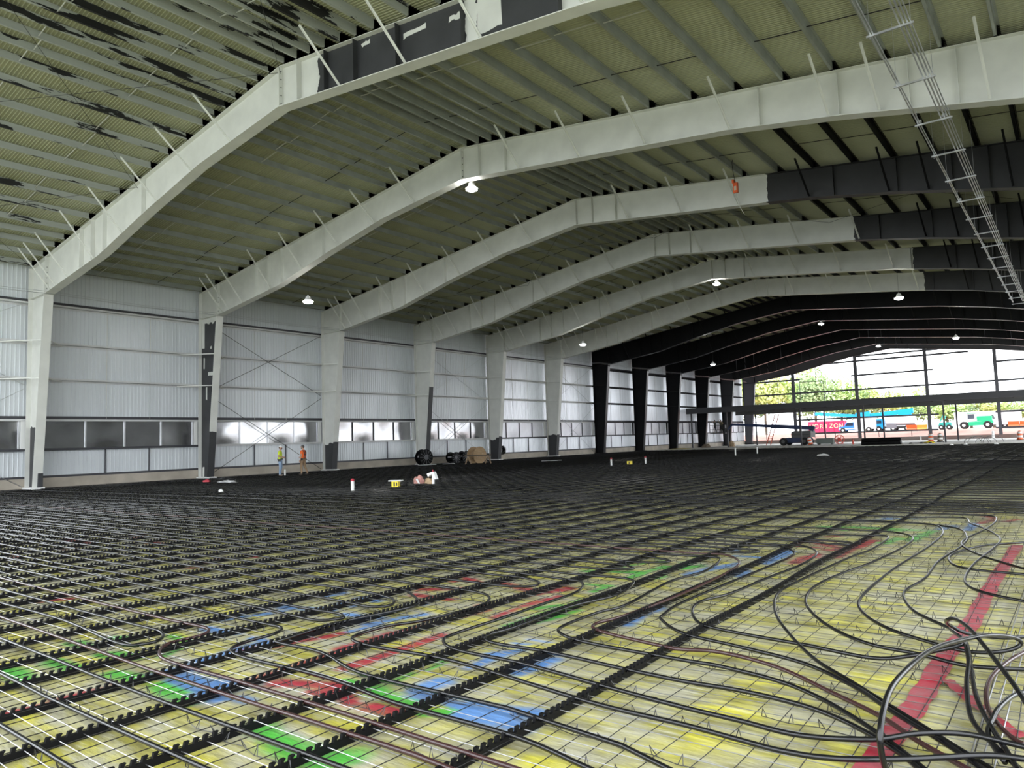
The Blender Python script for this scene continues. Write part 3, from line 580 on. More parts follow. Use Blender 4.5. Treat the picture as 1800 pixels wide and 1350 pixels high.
def left_run(x1, y, seed, x0=.9):
    r = random.Random(seed); a, ph = r.uniform(.008,.03), r.random()*6; k = max(2, int((x1-x0)/.9)); out = []
    for i in range(k+1):
        x = x0+(x1-x0)*i/k; e = 1 if x < x1-.5 else 0
        out.append((x, y+e*a*math.sin(x*.9+ph), .062+.004*math.sin(x*4.7+ph)))
    return out
where = dict(u0='U turn beside the blue patch left of centre', u1='U turn over the green patch at lower left', u2='U turn over the blue patch near the middle', u3='U turn over the red patch in the middle of the floor',
 u4='small U turn over the green streak right of centre', u5='small U turn behind the green streak right of centre', u6='flat U turn behind the blue patch at right', u7='flat U turn over the far red patch at right',
 s1='S bend from green patch to blue patch at lower left', s2='S bend over the first blue patch at lower left', s3='S bend left of the long red patch', s4='S bend over the long red patch', s5='S bend between red patch and green streak',
 s6='S bend along the green streak in the middle', s7='S bend right of the green streak', s8='S bend along the short blue strip', s9='S bend round the small blue patch at right', s10='wide S bend crossing over the rightmost rail',
 s11='long S bend just right of the rightmost rail', s12='second long S bend right of the rightmost rail', s13='S bend that ends in the big raised loop at lower right',
 s14='S bend that drops steeply to the lower right corner', s15='wavy bend at far right beside the red tape', s16='crossing bend at far right behind the red tape', s17='hairpin lying across the red tape at upper right')
for k, (key, pts) in enumerate(BENDS.items()):
    P = [Vector(p) for p in pts]
    path = catmull(P, 6)
    if key == 's17': pre = []; path = [Vector((42.6, -2.2, .06))]+path+[Vector((42.6, -5.2, .06))]
    elif P[0].x > 34 or key[0] in 'us':
        run = [Vector(p) for p in left_run(P[0].x-.6, P[0].y, k)]
        path = run+path
        if key[0] == 'u': path = path+[Vector(p) for p in left_run(P[-1].x-.6, P[-1].y, k+50)][::-1]
    e = path[-1]; d = (path[-1]-path[-2]).normalized()
    if key[0] == 's' and key != 's17':
        path = path+[e+d*.5, e+d*1.0+Vector((.05,-.1,0)), e+d*1.6+Vector((.15,-.3,0))] if e.x > 40.5 else path+[e+d*.4, Vector((e.x+1.2, e.y-.08, .06)), Vector((41.4, e.y-.6, .07)), Vector((42.3, e.y-1.4, .07))]
    pipe('floor_pipe', path, pipe_red if key in ('s8', 's1') else pipe_mat, 'black floor pipe with '+where[key])
pipe('floor_pipe', catmull(LOOPS['loop'], 6), pipe_mat, 'black pipe end curled up in a narrow loop over the red tape')
pipe('floor_pipe', catmull(LOOPS['right'], 6), pipe_red, 'brownish black pipe arcing at the right edge, behind the narrow loop')
pipe('floor_pipe', catmull(LOOPS['right2'], 6), pipe_mat, 'black pipe arcing at the right edge, nearest the lower right corner')
nr = 0
for y in [-13.6,-13.25,-12.93,-12.61,-12.24,-11.87,-11.58]:
    sag = [(39.2, y+.02, .06), (40.3, y-.05, .06), (41.5, y-.25, .06), (42.6, y-.6, .06)]
    pipe('floor_pipe', left_run(38.4, y, 300+nr)+sag, pipe_red if nr in (6,) else pipe_mat, ['nearest', 'second nearest', 'third nearest', 'fourth nearest', 'fifth nearest', 'sixth nearest', 'seventh nearest'][nr]+' straight floor pipe crossing the rails at the lower left', 'near straight pipes'); nr += 1
y = 1.3
while y < 63.8:
    x1 = 41.6-(.0 if y < 8 else .2)
    m = pipe_mat
    pipe('floor_pipe', left_run(x1, y+rnd.uniform(-.03,.03), 600+nr), m, 'straight black pipe in the dense dark rows on the far floor', 'far straight pipes', .0135 if y < 12 else .0115, 5); nr += 1; y += .335 if y < 3.6 else .67
# welded wire mesh
wire = mat('wire', (0.36, 0.36, 0.37), .3, .9); shaded_wire = mat('shaded_wire', (0.018, 0.017, 0.016), .55, spec=.2)  # second wire is the same steel coloured dark, as if in shade
def wires():
    V = []; Fc = []; MI = []
    def line(pts, r, mi=0):
        k0 = len(V)
        for i, p in enumerate(pts):
            a = Vector(pts[min(i+1, len(pts)-1)])-Vector(pts[max(i-1, 0)]); a.normalize(); s = Vector((-a.y, a.x, 0)).normalized()*r
            V.extend([(p[0]-s.x, p[1]-s.y, p[2]), (p[0], p[1], p[2]+r), (p[0]+s.x, p[1]+s.y, p[2]), (p[0], p[1], p[2]-r)])
        for i in range(len(pts)-1):
            for j in range(4): q = k0+i*4; Fc.append((q+j, q+(j+1) % 4, q+4+(j+1) % 4, q+4+j)); MI.append(mi)
    r = random.Random(11); s = .1524
    for k in range(int((42.7-26)/s)):
        x = 26+k*s; o = r.uniform(-.02,.02)
        pts = [(x+o+.016*math.sin(yy*1.1+k), yy, .027+.008*math.sin(yy*2.3+k*.7)) for yy in np.arange(-14, 6.1, .55)]; line(pts, .003, 1)
        if r.random() < .22:
            a = r.uniform(-13.5, 3); line([(x+.03, a, .03), (x+.028, a+.5, .032), (x+.03, a+r.uniform(.8, 1.7), .03)], .003, 1)
    for k in range(int((6+14)/s)):
        yy = -14+k*s; o = r.uniform(-.02,.02)
        pts = [(x, yy+o+.014*math.sin(x*1.2+k), .033+.008*math.sin(x*2.1+k*.6)) for x in np.arange(26, 42.8, .6)]; line(pts, .0026)
        if r.random() < .3:
            a = r.uniform(33, 41); line([(a, yy+.03, .037), (a+r.uniform(.8, 1.6), yy+.03, .037)], .0026)
    for k in range(int(26/s)): x = 26-(k+1)*s; line([(x, -13, .028), (x, 6, .028)], .003, 1)
    for k in range(int(42/s)): x = .8+k*s; line([(x, 6, .028), (x, 26, .028)], .003)
    for k in range(int(20/s)): yy = 6+k*s; line([(.8, yy, .034), (42.5, yy, .034)], .0028)
    for k in range(int(20/s)): yy = -14+k*s; line([(2.5, yy, .034), (26, yy, .034)], .0026)
    for dx in (0, .05, .1): line([(41.38+dx, -13, .04), (41.4+dx, -6, .045), (41.45+dx, 4, .04)], .004)
    me = bpy.data.meshes.new('wire_mesh'); me.from_pydata(V, [], Fc); me.update(); me.materials.append(wire); me.materials.append(shaded_wire); me.polygons.foreach_set('material_index', MI)
    return me
tag(obj('wire_mesh', wires()), 'grid of thin welded steel wire lying over the yellow floor film', 'wire mesh', kind='stuff')
# wire bar chairs: row of small peaked legs
chair_wire = mat('chair_wire', (0.05, 0.05, 0.052), .4, .6)
def chair_mesh(seed):
    r = random.Random(seed); m = MB(); L = 1.25
    for k in range(8):
        x = .06+k*.155; h = .056+r.uniform(-.006,.006); lean = r.uniform(-.012,.012)
        for dx in (-.014, .014): m.tube([(x+dx, (-1)**k*.014, .006), (x+lean, lean, h)], .0024, 4, False)
        m.tube([(x-.014, (-1)**k*.014, .006), (x+.141, -(-1)**k*.014, .006)], .0024, 4, False)
    me = m.mesh('bar_chair'); me.materials.append(chair_wire); return me
CM = [chair_mesh(s) for s in range(4)]
row = 0; yy = -13.3
while yy < 2.2:
    x = 33.2+rnd.uniform(0, 1)+(.6 if row % 2 else 0)
    while x < 41.3:
        o = obj('bar_chair', CM[rnd.randrange(4)], None, (x, yy+rnd.uniform(-.05,.05), .004)); o.rotation_euler = (0, 0, rnd.uniform(-.05,.05))
        tag(o, 'low wire bar chair with zigzag peaks on the yellow film', 'bar chair', 'wire bar chairs on the floor')
        x += rnd.uniform(1.5, 2.3)
    yy += .36; row += 1
# red tape
tape_mat = mat('red_tape', (0.33, 0.018, 0.035), .4, vary=.5, scale=7, col2=(0.27,0.09,0.10), bump=.7, bscale=9)
def ribbon(pts, wd, name):
    m = MB(); P = catmull([(p[0], p[1], .012) for p in pts], 8); n = len(P)
    for i, p in enumerate(P):
        d = (P[min(i+1,n-1)]-P[max(i-1,0)]).normalized(); s = Vector((-d.y, d.x, 0))
        for k in range(5):
            q = p+s*wd*(k/4-.5)*(1+.1*math.sin(i*1.1)); m.v.append((q.x, q.y, .010+.006*abs(math.sin(i*.9+k*1.7))))
    for i in range(n-1):
        for k in range(4): a = i*5+k; m.f.append((a, a+1, a+6, a+5)); m.mi.append(0)
    return m.build(name, tape_mat, None, True)
tag(ribbon([(p[0]-.05, p[1]) for p in TAPE]+[(41.02,-11.4),(40.98,-13)], .13, 'tape_strip'), 'wide red plastic tape strip running along the right side of the yellow film', 'tape')
tag(ribbon(TAPE2, .07, 'tape_strip'), 'narrow loose piece of red tape slanting to the right from the wide red strip', 'tape')
# ------------------------------------------------------------------ cable rack under the roof
emt = mat('conduit', (0.62, 0.63, 0.65), .3, .8)
rack = thing('conduit_rack', 'long rack of steel conduits on hung cross bars under the roof at upper right', 'conduit rack', (39.3, 0, 10.28))
for k in range(-1, 17):
    y = 3.05*k
    m = MB(); m.box(-.45, y-.021, -.02, .49, y-.016, .022); m.box(-.45, y+.016, -.02, .49, y+.021, .022); m.box(-.45, y-.021, -.024, .49, y+.021, -.02); m.build('cross_bar', emt, rack)
    for x in (-.38, .43):
        zt = ztop(39.3+x)-10.28+.05
        MB().cyl((x, y, -.08), (x, y, zt), .006, 5).build('hanger_rod', steel, rack)
    if k % 3 == 0 and k > 0:
        for x in (-.33, .3): MB().box(x-.06, y-.05, .05, x+.06, y+.05, .13).build('beam_clamp', steel, rack)
for x, r in ((-.36,.017),(-.31,.017),(.22,.017),(.30,.02),(.37,.017),(.43,.014)):
    MB().tube([(x, y, .04+.01*math.sin(y*.4+x*9)) for y in np.arange(-3, 49.5, 1.5)], r, 7).build('conduit', emt, rack, True)
# ------------------------------------------------------------------ hanging lights
lens = mat('lamp_lens', (1, 1, 1), .4, emit=((1, .98, .95), 13.0))
lamp_body = mat('lamp_body', (0.6, 0.6, 0.6), .4)
LG = [(10.1,2,9.42,'white pendant light between the second and third columns'), (21.75,2,12.72,'white light under the ridge of the second white frame'), (10.0,5,9.5,'pendant light in front of the last white frame, left slope'),
 (21.75,5,12.72,'white light under the ridge of the fifth frame'), (33.6,5,9.9,'bright light in front of the black rafters right of the ridge'), (21.8,8,12.75,'light under the ridge of the second black frame'),
 (9.97,8,9.62,'pendant light high over the left end of the mezzanine'), (21.8,11,12.75,'farthest light, small, under the ridge of the last black frame'), (33.6,8,9.92,'bright light near the open end wall at right')]
for x, n, z, lab in LG:
    y = FY(n)+.32; t = thing('pendant_light', lab, 'light', (x, y, z), 0, 'hanging high bay lights')
    MB().lathe([(.03,.34),(.05,.26),(.12,.24),(.17,.10),(.22,.05),(.23,.0)], 14).build('housing', lamp_body, t)
    MB().lathe([(.27,-.004),(.25,-.07),(.16,-.12),(.02,-.15)], 14).build('lens', lens, t)
    MB().cyl((0,0,.34), (0,0,max(.5, ztop(x)-z)), .008, 5).build('cord', black_steel, t)
orange = mat('orange_plastic', (0.85, 0.13, 0.03), .4)
t = thing('control_box', 'small orange control box hanging on a cord in front of the third rafter', 'control box', (30.9, 16.5, 12.1))
MB().box(-.1, -.07, .02, .1, .07, .46).build('box', orange, t)
MB().box(-.05, -.085, .12, .05, -.068, .3).build('button_panel', mat('pale_label', (.7,.6,.5), .5), t)
MB().box(-.13, -.08, .46, -.05, .08, .62).build('hook', orange, t)
m = MB(); m.tube([(.0,0,.46),(-.08,.02,.9),(-.1,0,1.4),(.02,0,1.9),(-.03,0,2.4)], .014, 6); m.build('cord', black_steel, t)
m = MB(); m.tube([(.0,0,.03),(.05,.02,-.3),(.15,.04,-.7),(.3,.05,-1.0)], .012, 6); m.build('lead', rod_white, t)
# ------------------------------------------------------------------ small things on the floor
pvc = mat('white_pvc', (0.85, 0.85, 0.84), .4); red_cap = mat('red_cap', (0.45, 0.03, 0.05), .5); yellow = mat('yellow_plastic', (0.80, 0.62, 0.02), .4)
def stub(x, y, lab, h=.62, r=.05, cap=True):
    t = thing('pipe_stub', lab, 'pipe stub', (x, y, 0), 0, 'white pipe stubs')
    MB().lathe([(r,.0),(r,h*.97),(r*.8,h*.97)], 14).build('stub_pipe', pvc, t, False)
    if cap: MB().lathe([(r*1.12,h*.9),(r*1.12,h+.02),(r*.6,h+.05)], 14).build('cap', red_cap, t)
stub(21.6, 2.72, 'white upright pipe stub with a red cap, nearest, left of the yellow box', .44, .058)
stub(20.47, 22.69, 'white pipe stub left of the small farther yellow box', .46); stub(21.61, 24.72, 'white pipe stub right of the small farther yellow box', .46)
stub(21.64, 38.98, 'left one of two distant white pipe stubs below the boom lift basket', .62, .05, False); stub(21.9, 42.9, 'right one of two distant white pipe stubs below the boom lift basket', .62, .05, False)
stub(3.85, 12.3, 'short white pipe stub between the two workers by the wall', .42, .05, False)
t = thing('marker_box', 'yellow box under a white board on the floor, left of the white flagged stub', 'box', (21.39, 4.97, 0), .4)
MB().box(-.13,-.1,.05,.13,.1,.26).build('body', yellow, t); MB().box(-.05,-.105,.08,.01,-.099,.23).build('dark_slot', black_steel, t); MB().box(.06,-.105,.09,.1,-.099,.22).build('dark_slot', black_steel, t)
MB().box(-.26,-.12,.26,.26,.12,.30).build('board', pvc, t)
t = thing('marker_box', 'small yellow box far out on the floor between two white stubs', 'box', (20.9, 24.08, 0), .5)
MB().box(-.16,-.1,.05,.16,.1,.25).build('body', yellow, t); MB().box(-.06,-.105,.08,.0,-.099,.21).build('dark_slot', black_steel, t)
t = thing('flagged_stub', 'white pipe stub draped with a folded white sheet on the floor', 'pipe stub', (21.46, 6.93, 0))
MB().lathe([(.055,0),(.055,.44),(.04,.46)], 14).build('stub_pipe', pvc, t)
m = MB(); m.poly([(-.30,-.06,.44),(-.22,-.08,.32),(.03,-.03,.47),(.0,-.02,.52)], (.03,.12,0)); m.poly([(.0,-.02,.52),(.05,-.03,.50),(.20,-.06,.22),(.10,-.07,.23)], (.02,.12,0)); m.build('sheet', pvc, t)
MB().cyl((0,0,.46),(-.02,0,.6),.02,6).build('red_tip', red_cap, t)
pink = mat('pink_insulation', (0.55, 0.28, 0.24), .8, vary=.4, scale=8); card = mat('cardboard', (0.46, 0.33, 0.2), .8, vary=.2, scale=4)
def blob(name, m, loc, sx, sy, sz, lab, cat, seed=0, n=10, grp=None):
    r = random.Random(seed); mb = MB()
    for j in range(n//2+1):
        for i in range(n):
            th = 2*math.pi*i/n; ph = math.pi*.5*j/(n//2); q = 1+r.uniform(-.22,.22)
            mb.v.append((sx*math.cos(th)*math.cos(ph)*q, sy*math.sin(th)*math.cos(ph)*q, max(0.0, sz*math.sin(ph)*q)))
    for j in range(n//2):
        for i in range(n): mb.f.append((j*n+i, j*n+(i+1) % n, (j+1)*n+(i+1) % n, (j+1)*n+i)); mb.mi.append(0)
    return tag(mb.build(name, m, None, False, loc), lab, cat, grp)
blob('packing_bag', pink, (20.85, 6.75, .03), .26, .2, .32, 'crumpled pinkish bag lying beside the white flagged stub', 'bag', 3)
blob('packing_bag', card, (21.2, 6.95, .03), .24, .16, .22, 'crumpled brown paper bag next to the pink bag', 'bag', 4)
tag(MB().bar((21.0,6.6,.05),(20.95,6.5,.25),.06).build('paper_roll', pvc), 'short white paper roll leaning between the pink and brown bags', 'roll')
plastic = mat('clear_film', (0.6, 0.6, 0.6), .35)
blob('plastic_sheet', plastic, (8.1, 6.0, .05), .6, .35, .1, 'crumpled pale plastic sheet on the dark floor right of the second column base', 'sheet', 8, 14)
blob('black_bag', black_film, (7.0, 6.5, .05), .7, .5, .2, 'black plastic bag beside the second column base', 'bag', 9)
t = thing('red_tool', 'small red tool lying at the foot of the second column', 'tool', (6.3, 5.9, .05), .5)
MB().box(-.17,-.06,0,.17,.06,.1).build('body', red_cap, t); MB().cyl((-.1,0,.1),(.12,0,.15),.02,8).build('handle', red_cap, t)
blob('paper_scrap', pvc, (16.0, 1.0, .07), .13, .08, .09, 'white scrap of paper on the dark floor at left', 'scrap', 5)
blob('plastic_sheet', pvc, (28.9, 34.98, .07), .36, .2, .12, 'white crumpled sheet on the far floor beside a black pole', 'sheet', 6)
tag(MB().bar((28.6, 37.0, .12), (31.3, 40.5, .12), .14).build('black_pole', poly_black), 'thick black pole lying on the far floor behind the white crumpled sheet', 'pole')
for k, (x, y, l, a, lab) in enumerate([(3.6,30.6,.9,.2,'white board lying in front of the wooden spool, right of it'), (9.2,31.5,1.6,.9,'long thin white stick lying on the floor right of the wooden spool'), (2.0,25.4,1.5,1.2,'white board lying left of the big black reel'), (2.9,27.2,1.0,1.2,'white board lying right of the big black reel')]):
    tag(MB().bar((0,0,.08),(l*math.cos(a),l*math.sin(a),.08),.12,.03).build('loose_board', pvc, None, False, (x,y,0)), lab, 'board')
# pipe reels
def reel(loc, rz, lab, R=.58, W=.62, grp='black pipe reels'):
    t = thing('pipe_reel', lab, 'reel', loc, rz, grp)     # axis along local X
    for s in (-1, 1):
        x = s*W/2; MB().lathe([(R*.3,x-.025),(R,x-.025),(R,x+.025),(R*.3,x+.025)], 28, (0,0,R), 'X').build('flange_disc', poly_black, t)
        for k in range(12):
            a = 2*math.pi*k/12; MB().bar((x+s*.035, R*.34*math.cos(a), R+R*.34*math.sin(a)), (x+s*.035, R*.93*math.cos(a), R+R*.93*math.sin(a)), .05, .03).build('spoke', mat('reel_spoke', (.04,.04,.045), .35), t)
        MB().lathe([(R*.32,x-.04),(R*.32,x+.04)], 18, (0,0,R), 'X').build('hub', mat('reel_spoke', (.04,.04,.045), .35), t)
    m = MB()
    for k in range(9): m.lathe([(R*.62,-W/2+.03+k*W/9.4),(R*.7,-W/2+.05+k*W/9.4),(R*.62,-W/2+.08+k*W/9.4)], 22, (0,0,R), 'X')
    m.build('wound_pipe', pipe_mat, t)
    return t
reel((1.75, 26.3, .03), -.2, 'large black plastic pipe reel standing in front of the fourth column', .62, .6)
reel((1.15, 30.3, .05), -.2, 'black pipe reel by the wall, left one of the pair behind the spool', .45, .8)
reel((1.2, 31.6, .05), -.2, 'black pipe reel by the wall, right one of the pair, nearer the spool', .47, .7)
coil = MB()
for k in range(14):
    r0 = .34+.05*math.sin(k*2.1); coil.tube([(.1+.03*k, r0*math.cos(a), .36+r0*math.sin(a)+.015*math.sin(k)) for a in np.linspace(0, 2*math.pi, 15)], .02, 5, False)
tag(coil.build('pipe_coil', pipe_mat, None, False, (-.1, 37.9, .55)), 'tangled coil of black tubing hung over the concrete curb past the fifth column', 'coil')
# wooden spool and sawhorse bench
wood = mat('plywood', (0.42, 0.28, 0.15), .7, vary=.25, scale=3, stretch=(1, 1, 4)); wood2 = mat('lumber', (0.38, 0.27, 0.17), .75, vary=.3, scale=5)
sp = thing('wooden_spool', 'brown wooden cable spool standing behind the sawhorse bench', 'spool', (4.9, 28.9, .02), -.15)
for s in (-1, 1): MB().lathe([(.12,s*.36-.03),(.66,s*.36-.03),(.66,s*.36+.03),(.12,s*.36+.03)], 28, (0,0,.66), 'X').build('spool_disc', wood, sp)
MB().lathe([(.34,-.35),(.34,.35)], 20, (0,0,.66), 'X').build('drum', wood2, sp)
m = MB()
for k in range(4): a = k*math.pi/2+.4; m.cyl((-.42,.28*math.cos(a),.66+.28*math.sin(a)),(.42,.28*math.cos(a),.66+.28*math.sin(a)),.015,6)
m.build('tie_rods', steel, sp)
bn = thing('sawhorse_bench', 'low bench of two sawhorses with a plank, in front of the wooden spool', 'bench', (5.9, 27.9, .02), .66)
MB().box(-1.0,-.2,.62,1.0,.2,.71).build('plank', mat('dark_plank', (.10,.075,.05), .8, vary=.3, scale=5), bn)  # plank coloured darker than the lumber so it shows against the spool
for x in (-.75, .75):
    h = MB().box(x-.06,-.42,.54,x+.06,.42,.62).build('sawhorse_beam', wood2, bn)
    for sx in (-1, 1):
        for sy in (-1, 1): MB().bar((x+sx*.05, sy*.34, .56), (x+sx*.22, sy*.45, 0), .07, .035).build('leg', wood2, bn)
# ------------------------------------------------------------------ mezzanine
mez_steel = mat('mezzanine_steel', (0.05, 0.05, 0.055), .5); mez_grey = mat('mezzanine_grey', (0.20, 0.20, 0.205), .5)
mz = thing('mezzanine', 'long dark steel mezzanine on thin posts in front of the open end wall', 'mezzanine', (0, 79, 0))
MB().box(2.2, .1, 5.2, 45, 11.6, 5.33).build('deck', mez_grey, mz)
m = MB(); m.box(-.2, -.012, 4.62, 45, .012, 5.36); m.box(-.2, 0, 4.62, 45, .2, 4.64); m.box(-.2, 0, 5.34, 45, .2, 5.36); m.build('front_beam', mez_steel, mz)
m = MB(); m.box(2.5, 11.0, 4.42, 45, 11.03, 5.19); m.box(2.5, 10.9, 4.42, 45, 11.15, 4.44); m.build('rear_beam', mez_grey, mz)
for k in range(1, 32): MB().box(1.2+k*1.4-.03, .05, 4.9, 1.2+k*1.4+.03, 11.0, 5.19).build('joist', mez_steel, mz)
for k, x in enumerate((.5, 5.45, 14.82, 22.07, 30.27, 38.4)):
    MB().box(x-.08, -.02, .015, x+.08, .14, 4.62).build('post', mez_steel, mz)
    if k: MB().box(x-.08, 10.95, .015, x+.08, 11.1, 4.42).build('post', mez_steel, mz)
for x in (9.2, 12.2, 16.3, 19.2, 24.0, 26.6, 32.6): MB().bar((x, 2.0, 4.86), (x+1.2, 5.0, 4.8), .16, .05).build('bracket', mat('glint_steel', (.75,.75,.75), .35, .5), mz)  # diagonal pieces coloured bright for the light they reflect under the deck
# ------------------------------------------------------------------ open end wall
EW = FY(12)+.35
end_steel = mat('end_steel', (0.10, 0.10, 0.115), .5)
we = struct(obj('wall_back', None))
for x in (7.74, 16.76, 25.81, 33.91, 42.2):
    h = zbot(min(max(x, 2.1), 41))+.7; m = MB(); m.box(x-.19, EW-.24, .5, x+.19, EW-.215, h); m.box(x-.19, EW+.215, .5, x+.19, EW+.24, h); m.box(x-.01, EW-.215, .5, x+.01, EW+.215, h); m.build('wind_post', end_steel, we)
for z, x0, x1 in ((11.80, 11, 31.0), (12.5, 16.8, 27.5), (9.71, .2, 8.8), (9.71, 16.2, 26.7), (10.15, 33.9, 44), (7.63, .2, 44), (3.52, 7.7, 27), (3.52, 33.5, 44), (1.42, 7.7, 26.8), (1.42, 33.4, 44)):
    m = MB(); m.box(x0, EW-.03, z-.12, x1, EW-.01, z+.12); m.box(x0, EW-.2, z+.1, x1, EW-.01, z+.12); m.build('girt', end_steel, we)
for x, z0, z1 in ((8.7,5.4,11.4),(11.15,9.3,11.4),(13.48,9.0,11.4),(16.15,7.6,11.4),(12.2,5.4,9.3),(5.36,5.4,10.6),(18.4,5.4,7.6),(21.0,5.4,7.6),(10.5,.6,1.4),(13.4,.6,1.4),(19.3,.6,1.4),(23.5,.6,1.4),(3.2,.6,3.5)):
    MB().box(x-.035, EW-.05, z0, x+.035, EW, z1).build('opening_jamb', end_steel, we)
MB().box(8.7, EW-.04, 9.25, 12.2, EW, 9.35).build('opening_head', end_steel, we); MB().box(.2, EW-.04, 3.4, 3.2, EW, 3.5).build('opening_head', end_steel, we)
MB().box(-.3, EW-.12, -.05, 45, EW+.12, .55).build('concrete_curb', mat('stained_concrete', (.27,.18,.155), .9, vary=.4, scale=.4, col2=(.30,.26,.24)), we)
# ------------------------------------------------------------------ people
def person(label, loc, face, shirt, pants, pose, shoe=(.12,.08,.05), hat=(.8,.8,.8), beard=None, harness=False, belt=None, group=None, fingers=True):
    """continuous skinned body; local +Y is the way the person looks"""
    t = thing('person', label, 'person', loc, face, group)
    skin = mat('skin', (.50,.30,.21), .5); sm = mat('shirt_%d_%d_%d' % tuple(int(q*99) for q in shirt), shirt, .8, vary=.15, scale=9); pm = mat('pants_%d_%d_%d' % tuple(int(q*99) for q in pants), pants, .85, vary=.2, scale=7); bm = mat('boots_%d_%d' % (shoe[0]*99, shoe[2]*99), shoe, .7)
    V = []; E = []; Rr = []; SEG = []
    def v(p, r): V.append(p); Rr.append(r if isinstance(r, tuple) else (r, r)); return len(V)-1
    def e(a, b, mi, t0=0, alt=None): E.append((a, b)); SEG.append((a, b, mi, t0, alt))
    pel = v((0,0,.96), (.165,.125)); sp1 = v((0,-.01,1.13), (.165,.125)); ch = v((0,-.005,1.32), (.185,.13)); nb = v((0,-.01,1.46), (.085,.075)); nk = v((0,.01,1.535), (.058,.058))
    hd = v((0,.028,1.62), (.078,.092)); ht = v((0,.022,1.70), (.083,.098)); tp = v((0,.015,1.765), (.05,.06))
    e(pel, sp1, 1); e(sp1, ch, 1); e(ch, nb, 1); e(nb, nk, 0); e(nk, hd, 0); e(hd, ht, 0); e(ht, tp, 0)
    ns = v((0,.128,1.655), .013); e(ht, ns, 0)
    for s in (-1, 1): ear = v((s*.088,.015,1.665), .016); e(ht, ear, 0)
    for s, key in ((-1, 'L'), (1, 'R')):
        el, wr = pose['el'+key], pose['wr'+key]
        sh = v((s*.19,-.005,1.425), (.062,.065)); ev = v(el, .043); mid = v(tuple((Vector(el)*.45+Vector(wr)*.55)), .037); wv = v(wr, .027)
        e(ch, sh, 1); e(sh, ev, 1, .62, 0); e(ev, mid, 0); e(mid, wv, 0)
        d = (Vector(wr)-Vector(el)).normalized(); side = Vector((-s, 0, 0)); side = (side-d*side.dot(d)); side = side.normalized() if side.length > .1 else Vector((0,1,0)); nrm = d.cross(side)
        palm = Vector(wr)+d*.06; pv = v(tuple(palm), (.036,.022)); e(wv, pv, 0)
        if fingers:
            for k, (ln, o) in enumerate(((.07,-.03),(.082,-.01),(.078,.011),(.06,.03))):
                b0 = palm+d*.035+nrm*o; b1 = b0+d*ln*.55+side*.012; b2 = b1+d*ln*.4+side*.03
                a0 = v(tuple(b0), .0095); a1 = v(tuple(b1), .0085); a2 = v(tuple(b2), .007); e(pv, a0, 0); e(a0, a1, 0); e(a1, a2, 0)
            b0 = palm-nrm*.034-d*.01; b1 = b0-nrm*.02+d*.03+side*.012; a0 = v(tuple(b0), .011); a1 = v(tuple(b1), .009); e(pv, a0, 0); e(a0, a1, 0)
        hip = v((s*.095,0,.90), (.112,.112)); kn, an = pose['kn'+key], pose['an'+key]
        kv = v(kn, (.075,.078)); cf = v(tuple(Vector(kn)*.6+Vector(an)*.4+Vector((0,-.015,0))), (.058,.062)); av = v(an, (.05,.055)); heel = v((an[0], an[1]-.03, an[2]-.045), .042); toe = v((an[0]+s*.02, an[1]+.17, an[2]-.05), (.042,.032))
        e(pel, hip, 2); e(hip, kv, 2); e(kv, cf, 2); e(cf, av, 2); e(av, heel, 3); e(heel, toe, 3)
    me = bpy.data.meshes.new('body'); me.from_pydata(V, E, []); o = bpy.data.objects.new('tmp_body', me); COL.objects.link(o)
    md = o.modifiers.new('skin', 'SKIN'); md.use_smooth_shade = True
    sv = me.skin_vertices[0].data
    for i, r in enumerate(Rr): sv[i].radius = r
    for i in range(len(V)): sv[i].use_root = (i == pel)
    ss = o.modifiers.new('sub', 'SUBSURF'); ss.levels = 2; ss.render_levels = 2
    dg = bpy.context.evaluated_depsgraph_get(); dg.update()
    bmesh_ = bpy.data.meshes.new_from_object(o.evaluated_get(dg)); bpy.data.objects.remove(o)
    bmesh_.materials.clear()
    for q in (skin, sm, pm, bm): bmesh_.materials.append(q)
    VV = [Vector(p) for p in V]
    for p in bmesh_.polygons:
        c = p.center; best = (9, 0)
        for a, b, mi, t0, alt in SEG:
            ab = VV[b]-VV[a]; tt = max(0, min(1, (c-VV[a]).dot(ab)/(ab.length_squared+1e-9))); d = (c-VV[a]-ab*tt).length/(Rr[a][0]*(1-tt)+Rr[b][0]*tt+.01)
            if d < best[0]: best = (d, alt if (alt is not None and tt > t0) else mi)
        mi = best[1]
        if mi == 1 and c.z < .985: mi = 2
        p.material_index = mi; p.use_smooth = True
    obj('body', bmesh_, t)
    hm = mat('hat_%d' % (hat[0]*999+hat[2]*77), hat, .5)
    h = MB(); h.lathe([(.094,1.69),(.098,1.72),(.089,1.76),(.058,1.788),(.01,1.797)], 16, (0,.018,0)).build('cap', hm, t, True)
    MB().poly([(-.075,.08,1.70),(.075,.08,1.70),(.055,.17,1.69),(-.055,.17,1.69)], (0,0,.012)).build('cap_brim', hm, t)
    for s in (-1, 1): MB().lathe([(.004,-.012),(.012,0),(.004,.012)], 8, (s*.032,.112,1.675)).build('eye', mat('eye', (.03,.02,.02), .2), t)
    MB().box(-.028,.112,1.607,.028,.12,1.614).build('mouth', mat('lips', (.3,.12,.1), .5), t)
    MB().lathe([(.070,1.615),(.084,1.66),(.091,1.71)], 14, (0,-.002,0)).build('hair', mat('hair', (.035,.022,.015), .7), t, True)
    if beard: MB().lathe([(.02,1.545),(.055,1.57),(.075,1.60),(.078,1.63)], 12, (0,.055,0)).build('beard', mat('hair', (.035,.022,.015), .7), t, True)
